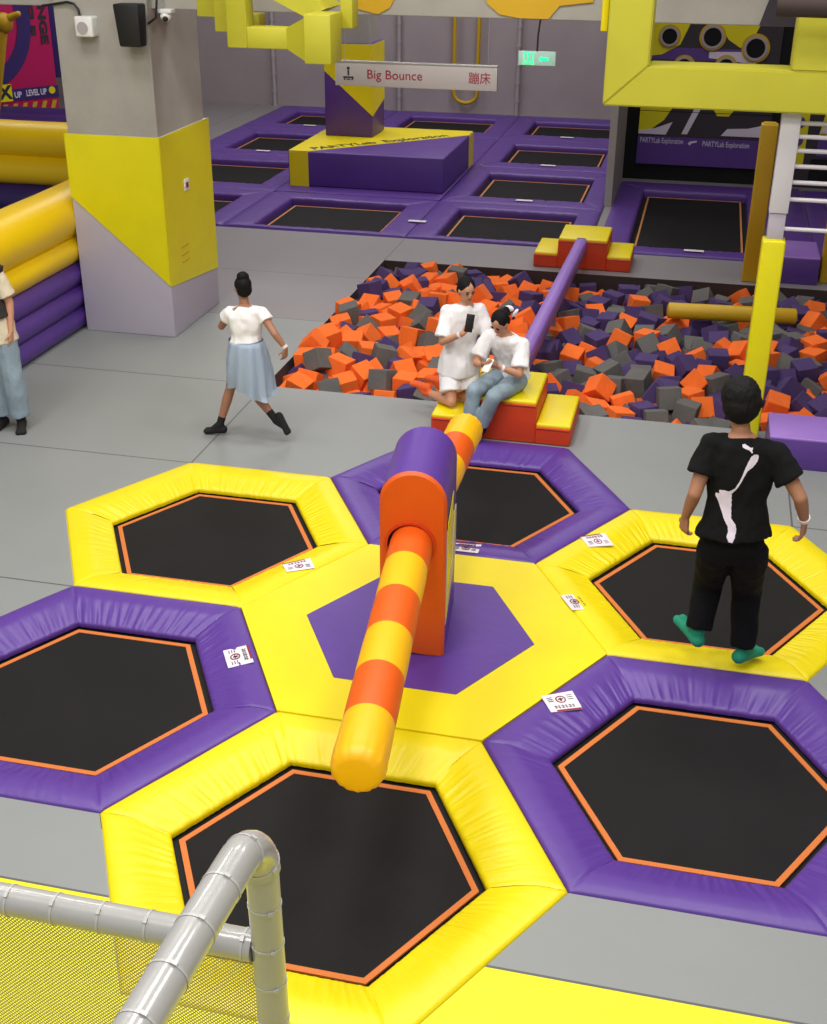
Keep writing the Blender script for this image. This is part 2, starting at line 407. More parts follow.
def hex_tramp(h, colr, label, seed, marks):
    c = HC[h]; t = thing('hexagonal_trampoline', label, 'trampoline', (c[0], c[1], 0), 'hexagonal trampolines')
    for k in range(6):
        g = 1.0 / 1.3 * 1.3
        obj('pad', pad_panel(hv(h, k, 1.297), hv(h, k + 1, 1.297), hv(h, k, .882), hv(h, k + 1, .882), seed + k, slope=True), colr, t, auto=60)
    outer = [hv(h, k, 1.28) for k in range(6)]; inner = [hv(h, k, .838) for k in range(6)]; i2 = [hv(h, k, .80) for k in range(6)]
    bm = B(); frame_poly(bm, outer, [hv(h, k, .82) for k in range(6)], -.116, .01)
    obj('dark_gap_ring', bm, 'gap', t, smooth=False)  # black ring closing the recess, its darkness put into the colour
    bm = B(); frame_poly(bm, inner, i2, -.092, .012); obj('border_stripe', bm, 'stripe', t, smooth=False, label='orange webbing border')
    bm = B(); flat_poly(bm, [hv(h, k, .81) for k in range(6)], -.096, th=.01); obj('jumping_bed', bm, 'bed', t, smooth=False)
    for mx, my, r in marks: sticker(t, mx, my, r)
    return t
d60 = PI / 3
hex_tramp('A', 'yellow', 'yellow-padded hexagonal trampoline nearest the running girl', 11, [(-1.08, .655, d60 / 2)])
hex_tramp('B', 'purple', 'purple-padded hexagonal trampoline between the padded tower and the near steps', 23, [(-.5, 1.18, .02)] if False else [(.1, 1.24, 0)])
hex_tramp('D', 'yellow', 'yellow-padded hexagonal trampoline under the jumping boy in black', 37, [(1.08, 1.6, d60 / 2), (1.03, .62, -d60)])
hex_tramp('E', 'purple', 'purple-padded hexagonal trampoline at the right, in front of the one with the boy', 51, [(1.07, -.63, d60 / 2 + PI)])
hex_tramp('F', 'yellow', 'yellow-padded hexagonal trampoline under the near tip of the striped roller', 67, [])
hex_tramp('G', 'purple', 'purple-padded hexagonal trampoline at the left edge, in front of the yellow one', 79, [(-1.09, -.62, -PI / 3)])
# centre mat
t = thing('hexagonal_mat', 'flat yellow hexagonal mat with a purple hexagon in its middle, under the padded tower', 'mat', (0, 0, 0))
bm = B(); frame_poly(bm, [hv('C', k, 1.298) for k in range(6)], [hv('C', k, .81) for k in range(6)], .016, .05)
bmesh.ops.remove_doubles(bm, verts=bm.verts[:], dist=.0005); obj('outer_section', bm, 'yellow', t, smooth=False, label='yellow outer ring')
bm = B(); prism(bm, [(p.x, p.y, -.04) for p in [hv('C', k, .808) for k in range(6)]], (0, 0, .057)); obj('centre_section', bm, 'purple', t, smooth=False, label='purple centre hexagon')

# ------------------------------------------------------------------ rectangular trampolines at the back
def rect_tramp(x0, x1, y0, y1, a0, a1, b0, b1, label, seed, lab=None, z0=0):
    t = thing('rectangular_trampoline', label, 'trampoline', ((x0 + x1) / 2, (y0 + y1) / 2, 0), 'rectangular trampolines at the back')
    O = [V((x0, y0, 0)), V((x1, y0, 0)), V((x1, y1, 0)), V((x0, y1, 0))]; a0 -= .03; a1 += .03; b0 -= .03; b1 += .05
    I = [V((a0, b0, 0)), V((a1, b0, 0)), V((a1, b1, 0)), V((a0, b1, 0))]
    for k in range(4):
        obj('pad', pad_panel(O[k], O[(k + 1) % 4], I[k], I[(k + 1) % 4], seed + k, hgt=.03, drop=.14, nu=40), 'deep', t, auto=60)
    def rc(d): return [(a0 + d, b0 + d), (a1 - d, b0 + d), (a1 - d, b1 - d), (a0 + d, b1 - d)]
    bm = B(); frame_poly(bm, [(x0 + .02, y0 + .02), (x1 - .02, y0 + .02), (x1 - .02, y1 - .02), (x0 + .02, y1 - .02)], rc(.12), -.125, .01); obj('dark_gap_ring', bm, 'gap', t, smooth=False)  # ring painted black for the dark gap around the bed
    bm = B(); frame_poly(bm, rc(.075), rc(.105), -.09, .02); obj('border_stripe', bm, 'stripe2', t, smooth=False, label='orange webbing border')
    bm = B(); flat_poly(bm, rc(.1), -.095, th=.01); obj('jumping_bed', bm, 'bed', t, smooth=False)
    if lab:
        lx, ly = lab; bm = B(); prism(bm, [(lx - .14, ly - .05, .05), (lx + .14, ly - .05, .05), (lx + .14, ly + .05, .05), (lx - .14, ly + .05, .05)], (0, 0, .003)); obj('label', bm, 'sticker', t, smooth=False, label='small white label')
    return t
XC = [(-8.35, -5.5, -7.75, -5.95), (-5.5, -2.6, -5.02, -3.08), (-2.6, .08, -2.15, -.3)]
YR = [(10.6, 13.05, 10.78, 12.6), (13.05, 16.1, 13.6, 15.5), (16.1, 19.15, 16.65, 18.5), (19.15, 22.15, 19.75, 21.5)]
cn = ['left', 'middle', 'right']; rn = ['front row', 'second row', 'third row', 'last row by back wall']
for i, (x0, x1, a0, a1) in enumerate(XC):
    for j, (y0, y1, b0, b1) in enumerate(YR):
        if i == 1 and j == 1: continue
        if i == 1 and j == 2: b0 += .2
        nm = f'purple-padded rectangular trampoline behind the pit, {cn[i]} column, {rn[j]}'
        rect_tramp(x0, x1, y0, y1, a0, a1, b0, b1, nm, 100 + i * 40 + j * 9, ((a0 + a1) / 2, (b0 + y0) / 2 - .02) if j else ((-2.62, 11.45) if i == 2 else None))
bm = B(); box(bm, -5.49, -2.61, 13.07, 16.28, -.1, .03, .01); one('floor_pad', bm, 'deep', 'purple floor pad under the big purple and yellow box', 'pad')
rect_tramp(.21, 2.62, 10.52, 15.45, .68, 2.35, 10.95, 14.8, 'long purple-padded trampoline right of the grey partition', 300, (1.6, 10.72))
rect_tramp(3.3, 5.6, 10.52, 15.45, 3.7, 5.2, 11.2, 14.8, 'purple-padded trampoline at the right edge behind the ladder', 320, None)
bm = B(); box(bm, 2.64, 3.28, 10.45, 15.45, -.05, .05, .02); one('floor_pad', bm, 'deep', 'purple floor strip between the two right-hand lanes, behind the mustard post', 'pad')

# ------------------------------------------------------------------ box with middle pillar
t = thing('padded_box', 'large purple and yellow padded box around the foot of the back pillar', 'box', (-4, 14.8, .03))
X0, X1, Y0, Y1, Z0, Z1 = -5.38, -2.64, 13.52, 16.25, .03, .62
bm = B(); box(bm, X0, X1, Y0, Y1, Z0, Z1, .025, 3); obj('box_body', bm, 'deep', t, label='purple vinyl body')
bm = B()
prism(bm, [(X0 + .02, Y0 - .004, Z0), (X0 + .36, Y0 - .004, Z0), (X0 + .36, Y0 - .004, Z1 - .01), (X0 + .02, Y0 - .004, Z1 - .01)], (0, .01, 0))
prism(bm, [(X0 + .01, Y0 + .01, Z1 - .003), (X0 + .36, Y0 + .01, Z1 - .003), (X1 - .01, Y1 - .45, Z1 - .003), (X1 - .01, Y1 - .01, Z1 - .003), (X0 + .01, Y1 - .01, Z1 - .003)], (0, 0, .008))
prism(bm, [(X1 - .003, Y1 - .45, Z0), (X1 - .003, Y1 - .01, Z0), (X1 - .003, Y1 - .01, Z1 - .01), (X1 - .003, Y1 - .45, Z1 - .01)], (.008, 0, 0))
obj('yellow_panel', bm, 'yellow', t, smooth=False, label='yellow vinyl panels')
dr = V((X1 - X0 - .36, Y1 - .45 - Y0, 0)).normalized(); nr = V((-dr.y, dr.x, 0))
text('lettering', 'PARTYLab  Exploration', .3, V((X0 + .42, Y0 + .16, Z1 + .006)) + nr * .1, dr, nr, 'ink', t, label='black lettering', width=2.75, bold=.006)
bm = B(); box(bm, -5.12, -4.36, 15.15, 15.85, .62, 8); struct('trim_4', bm, 'concrete', smooth=False)
t = thing('pillar_padding', 'purple and yellow padding around the back pillar standing on the box', 'padding', (-4.6, 15.6, .63))
bm = B(); box(bm, -5.17, -4.28, 15.07, 15.93, .63, 2.22, .02); obj('padding_body', bm, 'deep', t, label='purple vinyl')
bm = B(); prism(bm, [(-5.165, 15.07, 1.75), (-4.28, 15.07, 1.0), (-4.28, 15.07, 2.21), (-5.165, 15.07, 2.21)], (0, -.008, 0))
prism(bm, [(-4.28, 15.07, 1.0), (-4.28, 15.92, 1.2), (-4.28, 15.92, 2.21), (-4.28, 15.07, 2.21)], (.008, 0, 0))
obj('yellow_panel', bm, 'yellow', t, smooth=False, label='yellow upper part')

# ------------------------------------------------------------------ big left pillar
PX0, PX1, PY0, PY1 = -5.2, -4.1, 5.46, 6.86
bm = B(); box(bm, PX0 + .02, PX1 - .03, PY0 + .04, PY1 - .05, 0, 8, .01); struct('trim_5', bm, 'concrete', smooth=False)
t = thing('pillar_padding', 'yellow and pale lavender padding around the big concrete pillar at the left', 'padding', (-4.6, 6.2, 0))
bm = B(); box(bm, PX0, PX1, PY0, PY1, 0, 2.22, .015); obj('padding_body', bm, 'lav', t, label='pale lavender lower part')
bm = B(); prism(bm, [(PX0 - .002, PY0, 1.55), (PX1 + .004, PY0, .6), (PX1 + .004, PY0, 2.225), (PX0 - .002, PY0, 2.225)], (0, -.01, 0))
prism(bm, [(PX1, PY0 - .01, .6), (PX1, PY1, .45), (PX1, PY1, 2.225), (PX1, PY0 - .01, 2.225)], (.01, 0, 0))
obj('yellow_panel', bm, 'yellowpad', t, smooth=False, label='yellow upper part')
bm = B(); box(bm, PX1 + .01, PX1 + .025, 6.0, 6.12, 1.55, 1.68, .004); obj('socket_plate', bm, 'white', t, label='small white socket plate')
bm = B(); box(bm, PX1 + .025, PX1 + .03, 6.03, 6.09, 1.585, 1.645); obj('socket_mark', bm, 'red', t, label='red mark')
bm = B()
for zz in (.78, .86, .95): box(bm, PX1 + .008, PX1 + .016, 5.8, 6.0, zz, zz + .012)
obj('stitched_slots', bm, 'mustard', t)
# speaker
t = thing('loudspeaker', 'black wall loudspeaker mounted on the big concrete pillar', 'speaker', (-4.25, 5.3, 3.15))
bm = B(); vs = box(bm, -4.38, -4.1, 5.22, 5.42, 3.15, 3.56, .02)
for v in bm.verts:
    k = (3.56 - v.co.z) / .41; v.co.x += (-4.24 - v.co.x) * .16 * k; v.co.y += (5.42 - v.co.y) * .2 * k
obj('cabinet', bm, 'black', t)
bm = B(); box(bm, -4.28, -4.2, 5.245, 5.25, 3.35, 3.365); obj('badge', bm, 'white', t, label='small pale badge')
bm = B(); box(bm, -4.3, -4.18, 5.4, 5.52, 3.42, 3.5, .01); obj('bracket', bm, 'steel', t)
bm = B(); tube(bm, [(-4.12, 5.48, 3.36), (-4.02, 5.46, 3.42), (-4.0, 5.47, 3.6), (-4.06, 5.49, 3.9)], .012, 8); obj('cable', bm, 'black', t)
t = thing('alarm_sounder', 'small white square sounder with round grille on the concrete pillar', 'alarm', (-4.78, 5.4, 3.22))
bm = B(); box(bm, -4.89, -4.69, 5.36, 5.52, 3.22, 3.42, .02, 3); obj('housing', bm, 'white', t)
bm = B(); prism(bm, disc_pts((-4.8, 5.36, 3.31), (1, 0, 0), (0, 0, 1), .06), (0, -.008, 0)); obj('grille', bm, 'signgrey', t, label='grey round grille')
bm = B(); tube(bm, [(-4.86, 5.45, 3.41), (-4.87, 5.45, 3.48), (-4.92, 5.46, 3.53), (-5.0, 5.47, 3.545), (-5.16, 5.48, 3.52), (-5.3, 5.49, 3.5)], .013, 8); obj('conduit', bm, 'black', t, label='black cable')
t = thing('dome_camera', 'small white ceiling camera beside the concrete pillar top', 'camera', (-3.95, 5.56, 3.4))
bm = B(); ell(bm, (-3.95, 5.55, 3.43), (.06, 0, 0), (0, .06, 0), (0, 0, .05)); obj('housing', bm, 'white', t)
bm = B(); ell(bm, (-3.94, 5.51, 3.41), (.03, 0, 0), (0, .03, 0), (0, 0, .03)); obj('lens', bm, 'black', t, label='black lens')
bm = B(); box(bm, -4.03, -3.87, 5.5, 5.62, 3.46, 3.5, .01); obj('mount', bm, 'white', t)

# ------------------------------------------------------------------ tower and roller
t = thing('padded_tower', 'orange and purple arched padded tower the striped roller passes through', 'tower', (0.015, .06, .017))
cx, hw, zc = .015, .215, 1.145
def arch(y, r, n=20, zb=.017, dx=0):
    return [(cx - r, y, zb)] + [(cx - r * math.cos(PI * i / n), y, zc + r * math.sin(PI * i / n)) for i in range(n + 1)] + [(cx + r, y, zb)]
def arch_shell(y0, y1, r, hr=.152, n=24):
    """solid arch block with a round hole along y"""
    bm = B(); C0 = V((0, 0, .85))
    out = arch(0, r, n); secs = []
    m = 96
    def ray_out(a):
        d = V((math.cos(a), 0, math.sin(a))); best = None
        for i in range(len(out)):
            p = V(out[i]); q = V(out[(i + 1) % len(out)]); e = q - p
            det = d.x * (-e.z) - d.z * (-e.x)
            if abs(det) < 1e-9: continue
            w = p - C0; tt = (w.x * (-e.z) - w.z * (-e.x)) / det; s = (d.x * w.z - d.z * w.x) / det
            if tt > 0 and -1e-6 <= s <= 1 + 1e-6: best = tt if best is None else min(best, tt)
        return C0 + d * best
    angs = [2 * PI * i / m for i in range(m)]
    for px, pz in ((cx - r, .017), (cx + r, .017)): angs.append(math.atan2(pz - .85, px) % (2 * PI))
    angs.sort(); R = []
    bv = .02
    for a in angs:
        o = ray_out(a); d = V((math.cos(a), 0, math.sin(a))); h = C0 + d * hr
        mid = o - (o - V((cx, 0, max(.05, min(o.z, zc))))).normalized() * bv
        R.append([bm.verts.new((h.x, y1, h.z)), bm.verts.new((h.x, y0, h.z)), bm.verts.new((mid.x, y0, mid.z)), bm.verts.new((o.x, y0 + bv, o.z)), bm.verts.new((o.x, y1 - bv, o.z)), bm.verts.new((mid.x, y1, mid.z))])
    for i in range(len(R)):
        a, b = R[i], R[(i + 1) % len(R)]
        for k in range(6):
            f = bm.faces.new((a[k], b[k], b[(k + 1) % 6], a[(k + 1) % 6]))
            f.material_index = 1 if k == 3 else 0
    return bm
obj('tower_body', arch_shell(-.32, .44, hw), ['orange', 'purple'], t, auto=35, label='orange faces with purple rounded top')
bm = B(); xs = cx + hw
prism(bm, [(xs, -.29, .25), (xs, .41, .42), (xs, .41, .8), (xs, -.29, .95)], (.006, 0, 0)); 
obj('side_graphic', bm, 'lav', t, smooth=False, label='pale grey side panel')
bm = B(); prism(bm, [(xs + .006, -.29, .3), (xs + .006, -.1, .42), (xs + .006, .1, 1.05), (xs + .006, -.29, 1.0)], (.004, 0, 0)); prism(bm, [(xs + .006, .05, .5), (xs + .006, .1, .5), (xs + .006, .3, .85), (xs + .006, .25, .85)], (.004, 0, 0))
obj('side_stripe', bm, 'yellow', t, smooth=False, label='yellow side stripe')
bm = B(); ring(bm, (0, -.322, .85), (1, 0, 0), (0, 0, 1), .148, .166, (0, -.012, 0), 40); obj('hole_trim', bm, 'redorange', t)
t.rotation_euler.z = .11; t.location.x -= .03
# roller
t = thing('striped_roller', 'long inflated roller with orange and yellow stripes through the padded tower', 'roller', (0, 0, .72))
def rpath(y):
    if y > -.32: return V((.02 * max(0, min(1, (.3 - y) / .6)), y, .85))
    k = (-.32 - y) / 2.08
    return V((.25 * k + .02 * (1 - k), y, .85 - .06 * k))
def roller(y0, y1, r, ca, cb, m):
    bm = B(); secs = []; n = 7
    ys = [y0 + (y1 - y0) * i / n for i in range(n + 1)]
    def fr(y):
        d = (rpath(y + .05) - rpath(y - .05)).normalized(); u = V((0, 0, 1)).cross(d).normalized(); return d, u, d.cross(u)
    rr = r * 1.0
    if ca:
        d, u, w = fr(y0 + .02); 
        for k in range(8, 0, -1):
            a = k / 8 * PI / 2 * .99; secs.append((rpath(y0) - d * math.sin(a) * .07 + d * .0, u * rr * (.55 + .45 * math.cos(a)) if k < 8 else u * rr * .05, w * rr * (.55 + .45 * math.cos(a)) if k < 8 else w * rr * .05))
    for i, y in enumerate(ys):
        d, u, w = fr(y); q = rr * (1 - .018 * (abs(i / n - .5) * 2) ** 4)
        secs.append((rpath(y), u * q, w * q))
    if cb:
        d, u, w = fr(y1 - .02)
        for k in range(1, 9):
            a = k / 8 * PI / 2 * .99; secs.append((rpath(y1) + d * math.sin(a) * .07, u * rr * (.55 + .45 * math.cos(a)) if k < 8 else u * rr * .05, w * rr * (.55 + .45 * math.cos(a)) if k < 8 else w * rr * .05))
    loft(bm, secs, 40, True)
    if ca or cb:   # pleats of the gathered end cap
        for v in bm.verts:
            yy = v.co.y
            for e, s in ((y0, ca), (y1, cb)):
                if s and abs(yy - e) < .09:
                    c = rpath(yy); a = math.atan2(v.co.z - c.z, v.co.x - c.x); v.co = c + (v.co - c) * (1 + .03 * math.sin(a * 15))
    return obj('stripe_section', bm, m, t, auto=50, label='%s stripe' % ('yellow' if m == 'gold' else 'orange'))
bounds = [-2.47, -2.15, -1.77, -1.40, -1.01, -.63, -.2, .2, .55, .9, 1.26, 1.60]
for i in range(len(bounds) - 1):
    roller(bounds[i], bounds[i + 1], .138, i == 0, i == len(bounds) - 2, 'gold' if i % 2 == 0 else 'orange')

# ------------------------------------------------------------------ steps and balance beam
def steps(name, label, x, y0, y1, z=0):
    t = thing(name, label, 'steps', (x, y0, z), 'padded steps at the ends of the balance beam')
    def blk(nm, x0, x1, zt):
        bm = B(); box(bm, x0, x1, y0, y1, z + .001, z + zt - .03, .02, 3); o = obj(nm, bm, 'redorange', t, label='red-orange block')
        bm = B(); box(bm, x0 + .004, x1 - .004, y0 + .004, y1 - .004, z + zt - .05, z + zt, .02, 3); obj('step_top', bm, 'yellow', o, label='yellow top')
        bm = B(); tube(bm, [(x0 + .01, y0 - .002, z + zt - .045), (x1 - .01, y0 - .002, z + zt - .045)], .012, 8); obj('piping', bm, 'redorange', o)
    blk('low_step', x - .66, x - .33, .21); blk('low_step', x + .33, x + .66, .21); blk('high_step', x - .335, x + .335, .42)
steps('padded_steps', 'red-orange padded steps with yellow tops where the two young women rest', 0, 3.42, 4.22)
steps('padded_steps', 'red-orange padded steps with yellow tops at the back of the foam pit', .12, 9.5, 10.3)
t = thing('balance_beam', 'lilac padded balance beam crossing the foam pit between the two sets of steps', 'beam', (.05, 6.8, .2))
bm = B()
a, b = V((.0, 4.16, .4)), V((.1, 9.56, .4)); d = (b - a).normalized(); s = V((d.y, -d.x, 0)); 
pr_ = [(-.075, 0), (-.06, .02), (.06, .02), (.075, 0), (.075, -.16), (.06, -.18), (-.06, -.18), (-.075, -.16)]
ra = [bm.verts.new(a + s * x + V((0, 0, z))) for x, z in pr_]; rb = [bm.verts.new(b + s * x + V((0, 0, z))) for x, z in pr_]
for i in range(8): bm.faces.new((ra[i], ra[(i + 1) % 8], rb[(i + 1) % 8], rb[i]))
bm.faces.new(ra[::-1]); bm.faces.new(rb); obj('beam_padding', bm, 'lilac', t, auto=60)
bm = B(); tube(bm, [a.lerp(b, .5) + V((0, 0, -.19)), a.lerp(b, .5) + V((0, 0, -1.2))], .05, 10); obj('support', bm, 'steel', t)

# ------------------------------------------------------------------ foam pit
def cube_mesh(name, m, s=.225):
    bm = B(); box(bm, -s / 2, s / 2, -s / 2, s / 2, -s / 2, s / 2, .008, 2)
    for v in bm.verts: v.co += V((noise.noise(v.co * 9), noise.noise(v.co * 9 + V((5, 0, 0))), noise.noise(v.co * 9 + V((0, 7, 0))))) * .01
    me = bpy.data.meshes.new(name); bm.to_mesh(me); bm.free(); me.materials.append(M[m]); return me
CM = dict(orange=cube_mesh('foam_cube', 'cube_o'), purple=cube_mesh('foam_cube', 'cube_p'), grey=cube_mesh('foam_cube', 'cube_g'))
rng = random.Random(3)
def surf(x, y):
    k = .04 + .07 * noise.noise(V((x * .9, y * .9, 2))) - .03
    if x < 0: k += .10 * min(1, -x / .8) * (1 - abs(y - 6.2) / 5)
    if y < 4.9: k -= .09 * (4.9 - y) / .6
    if y > 8.3: k -= .12 * (y - 8.3)
    return k - .02
pts = []
tries = 0
while tries < 60000:
    tries += 1
    x = rng.uniform(-2.44, 5.4); y = rng.uniform(4.41, 9.12)
    if x > 2.3 and y < 4.5: continue
    if all((x - q[0]) ** 2 + (y - q[1]) ** 2 > .218 ** 2 for q in pts): pts.append((x, y))
def rot():
    e = Euler((rng.uniform(-PI, PI), rng.uniform(-PI, PI), rng.uniform(-PI, PI)))
    if rng.random() < .15: e = Euler((rng.uniform(-.3, .3), rng.uniform(-.3, .3), rng.uniform(-PI, PI)))
    return e
def kindof(x, y):
    if x < 0: w = (.62, .2, .18) if y < 7.3 else (.46, .3, .24)
    else: w = (.3, .4, .3) if y > 5.3 else (.36, .34, .3)
    n = noise.noise(V((x * 1.3, y * 1.3, 9))) * .25
    r = rng.random() + n * .5
    return 'orange' if r < w[0] else 'purple' if r < w[0] + w[1] else 'grey'
top = []
for x, y in pts:
    z = surf(x, y) - .09 + rng.uniform(-.09, .08)
    if abs(x - .05) < .16: z = min(z, .02)
    if 1.25 < x < 2.9 and 7.25 < y < 7.85: z = min(z, -.1)
    top.append((x, y, z, kindof(x, y)))
vis = [p for p in top if -2.6 < p[0] < 2.75 + (p[1] - 4.3) * .3]
hid = [p for p in top if p not in vis]
vis.sort(key=lambda p: p[1] - .1 * p[0])
ind = vis[:300]; rest = vis[300:] + hid
def zone(x, y):
    if x < -1.3: a = 'in the pit left of the kneeling woman'
    elif x < 0: a = 'in the pit behind the two resting women'
    elif x < 1.2: a = 'in the pit just right of the lilac beam'
    else: a = 'in the pit near the yellow padded post'
    b = 'front edge' if y < 4.75 else 'front half' if y < 6 else 'middle'
    return a, b
for x, y, z, k in ind:
    o = bpy.data.objects.new('foam_cube', CM[k]); COL.objects.link(o); o.location = (x, y, z); o.rotation_euler = rot()
    a, b = zone(x, y); tag(o, f'{k} foam cube {a}, {b}', 'foam cube', f'{k} foam cubes {a}, {b}')
bm = B()
def addcube(x, y, z, k):
    src = CM[k]; mt = Matrix.Translation((x, y, z)) @ rot().to_matrix().to_4x4()
    n0 = len(bm.verts); bm.verts.ensure_lookup_table()
    vs = [bm.verts.new(mt @ v.co) for v in src.vertices]
    mi = ('orange', 'purple', 'grey').index(k)
    for p in src.polygons:
        f = bm.faces.new([vs[i] for i in p.vertices]); f.material_index = mi
for p in rest: addcube(*p)
low = []
for i in range(36):
    for j in range(22):
        x = -2.47 + i * .222; y = 4.4 + j * .222
        low.append((x + rng.uniform(-.03, .03), min(9.15, y + rng.uniform(-.03, .03)), surf(x, y) - .27 + rng.uniform(-.03, .03)))
for x, y, z in low: addcube(x, y, z, kindof(x, y))
tag(obj('foam_cubes', bm, ['cube_o', 'cube_p', 'cube_g'], origin=(1.4, 6.8, -.2), auto=30), 'orange, purple and grey foam cubes filling the far half of the pit', 'foam cubes', kind='stuff')
bm = B(); tube(bm, [(1.38, 7.5, .13), (2.84, 7.62, .13)], .095, 24, round_end=.3); one('padded_log', bm, 'mustard', 'yellow padded log lying across the foam cubes', 'log')

# ------------------------------------------------------------------ posts, ladder, boxes on the right
def post(x, y, z0, z1, w, m, label):
    bm = B(); box(bm, x - w / 2, x + w / 2, y - w / 2, y + w / 2, z0, z1, .018, 3)
    t = thing('padded_post', label, 'post', (x, y, z0)); obj('padding', bm, m, t)
    bm = B(); box(bm, x - w / 2 + .03, x + w / 2 - .03, y - w / 2 + .03, y + w / 2 - .03, z1 - .01, z1 + .012, .005); obj('cap', bm, m, t); return t
post(2.26, 4.12, 0, 1.88, .2, 'yellowpad', 'tall yellow padded post behind the boy, at the front of the pit')
post(2.36, 9.55, 0, 2.02, .21, 'mustard', 'mustard padded post at the back edge of the pit')
post(3.36, 9.75, 0, 2.2, .21, 'mustard', 'mustard padded post at the right edge of the picture behind the ladder')
t = thing('rung_ladder', 'white-painted rung ladder above the yellow padded post', 'ladder', (2.26, 4.12, 1.89))
bm = B(); box(bm, 2.19, 2.33, 4.05, 4.19, 1.892, 2.12, .006); obj('lower_upright', bm, 'lav', t, label='pale blue-grey lower upright')
bm = B(); box(bm, 2.18, 2.34, 4.03, 4.19, 2.12, 3.02, .006); box(bm, 3.7, 3.86, 4.03, 4.19, 0, 3.02, .006); obj('upright', bm, 'paint', t)
for z in (1.98, 2.235, 2.38, 2.515, 2.645, 2.76, 2.87):
    bm = B(); tube(bm, [(2.3, 4.08, z), (3.75, 4.08, z)], .019, 12); obj('rung', bm, 'paint', t)
def pbox(x0, x1, y0, y1, h, label, m='purple'):
    t = thing('padded_bench', label, 'bench', ((x0 + x1) / 2, y0, 0))
    bm = B(); box(bm, x0, x1, y0, y1, 0, h - .02, .01); obj('bench_body', bm, 'deep', t, label='dark purple sides')
    bm = B(); box(bm, x0, x1, y0, y1, h - .03, h, .012, 3); obj('bench_top', bm, 'lilac', t, label='light purple top')
pbox(2.42, 4.4, 3.42, 4.0, .3, 'purple padded bench at the right in front of the foam pit')
pbox(2.62, 3.22, 9.5, 10.4, .36, 'purple padded block behind the pit between the two mustard posts')

# yellow square-tube frame hanging over the pit, on the ladder's uprights
t = thing('yellow_portal', 'large yellow boxed window frame overhead at the right', 'frame', (2, 4.1, 2.96))
fx0, fx1, fz0, fz1, bw = .69, 4.2, 2.97, 4.9, .33
def fb(pts, nm='frame_side'):
    bm = B(); prism(bm, pts, (0, .42, 0)); bmesh.ops.bevel(bm, geom=bm.edges[:], offset=.012, segments=2, affect='EDGES'); obj(nm, bm, 'framey', t)
yf = 3.9
fb([(fx0, yf, fz0), (fx1, yf, fz0), (fx1, yf, fz0 + bw), (fx0 + .36, yf, fz0 + bw)])
fb([(fx0, yf, fz0), (fx0 + .36, yf, fz0 + bw), (fx0 + .36, yf, fz1 - bw), (fx0, yf, fz1)])
fb([(fx0, yf, fz1), (fx0 + .36, yf, fz1 - bw), (fx1, yf, fz1 - bw), (fx1, yf, fz1)])
fb([(2.2, yf, fz0 + bw), (2.95, yf, fz0 + bw), (2.95, yf, fz1 - bw), (2.2, yf, fz1 - bw)])
bm = B(); box(bm, fx0 - .07, fx0 - .01, yf + .1, yf + .16, 3.55, 8, .01); obj('hanger', bm, 'yellow', t)
bm = B(); tube(bm, [(2.0, 3.5, 3.83), (7.95, 3.2, 3.8)], .09, 16); one('overhead_pipe', bm, 'pitw', 'dull brown pipe end at the top right corner above the yellow frame', 'pipe')

# zigzag of yellow square tubes
t = thing('zigzag_tube', 'yellow square-tube zigzag overhead between the concrete pillar and the sign', 'overhead structure', (-2.4, 4.4, 3.25))
def sq(nm, x0, x1, y0, y1, z0, z1): bm = B(); box(bm, x0, x1, y0, y1, z0, z1, .01); obj(nm, bm, 'framey', t)
sq('upright_bar', -2.70, -2.51, 4.0, 4.2, 3.32, 8); sq('cross_bar', -2.512, -2.1, 4.0, 4.2, 3.32, 3.5)
bm = B(); prism(bm, [(-2.14, 4.0, 3.325), (-1.88, 3.8, 3.235), (-1.88, 3.8, 3.62), (-2.14, 4.0, 3.5)], (0, .2, 0)); obj('elbow', bm, 'framey', t, smooth=False)
sq('end_block', -1.9, -1.66, 3.75, 4.1, 3.235, 3.64); sq('side_bar', -1.67, -1.56, 4.1, 4.3, 3.5, 3.9)
sq('upright_bar', -2.93, -2.76, 4.3, 4.5, 3.42, 8); sq('cross_bar', -2.762, -2.5, 4.3, 4.5, 3.42, 3.58)
sq('upright_bar', -3.22, -3.02, 4.6, 4.8, 3.52, 8); sq('cross_bar', -3.022, -2.74, 4.6, 4.8, 3.52, 3.68)
bm = B(); prism(bm, [(-2.42, 4.1, 3.78), (-1.98, 4.1, 3.58), (-1.8, 4.1, 3.66), (-2.25, 4.1, 3.98)], (0, .5, 0)); obj('slanted_bar', bm, 'framey', t, smooth=False)

# hanging sign
t = thing('hanging_sign', 'long pale hanging sign board reading Big Bounce', 'sign', (-1.3, 5.7, 2.8))
sx0, sx1, sz0, sz1, sy = -2.17, -.5, 2.815, 3.045, 5.6
bm = B(); box(bm, sx0, sx1, sy, sy + .05, sz0, sz1, .004); obj('board', bm, 'signgrey', t)
bm = B(); box(bm, sx0, sx1, sy - .008, sy + .055, sz1 - .003, sz1 + .012, .003); obj('top_rail', bm, 'steel', t)
text('lettering', 'Big Bounce', .125, (-1.84, sy - .002, 2.93), (1, 0, 0), (0, 0, 1), 'red', t, width=.57, label='red English lettering')
text('lettering', '蹦床', .12, (-.79, sy - .002, 2.925), (1, 0, 0), (0, 0, 1), 'red', t, width=.22, label='red Chinese lettering')
bm = B(); prism(bm, disc_pts((-2.03, sy, 2.985), (1, 0, 0), (0, 0, 1), .016, 14), (0, -.003, 0))
prism(bm, [(-2.04, sy, 2.965), (-2.02, sy, 2.965), (-2.022, sy, 2.915), (-2.038, sy, 2.915)], (0, -.003, 0))
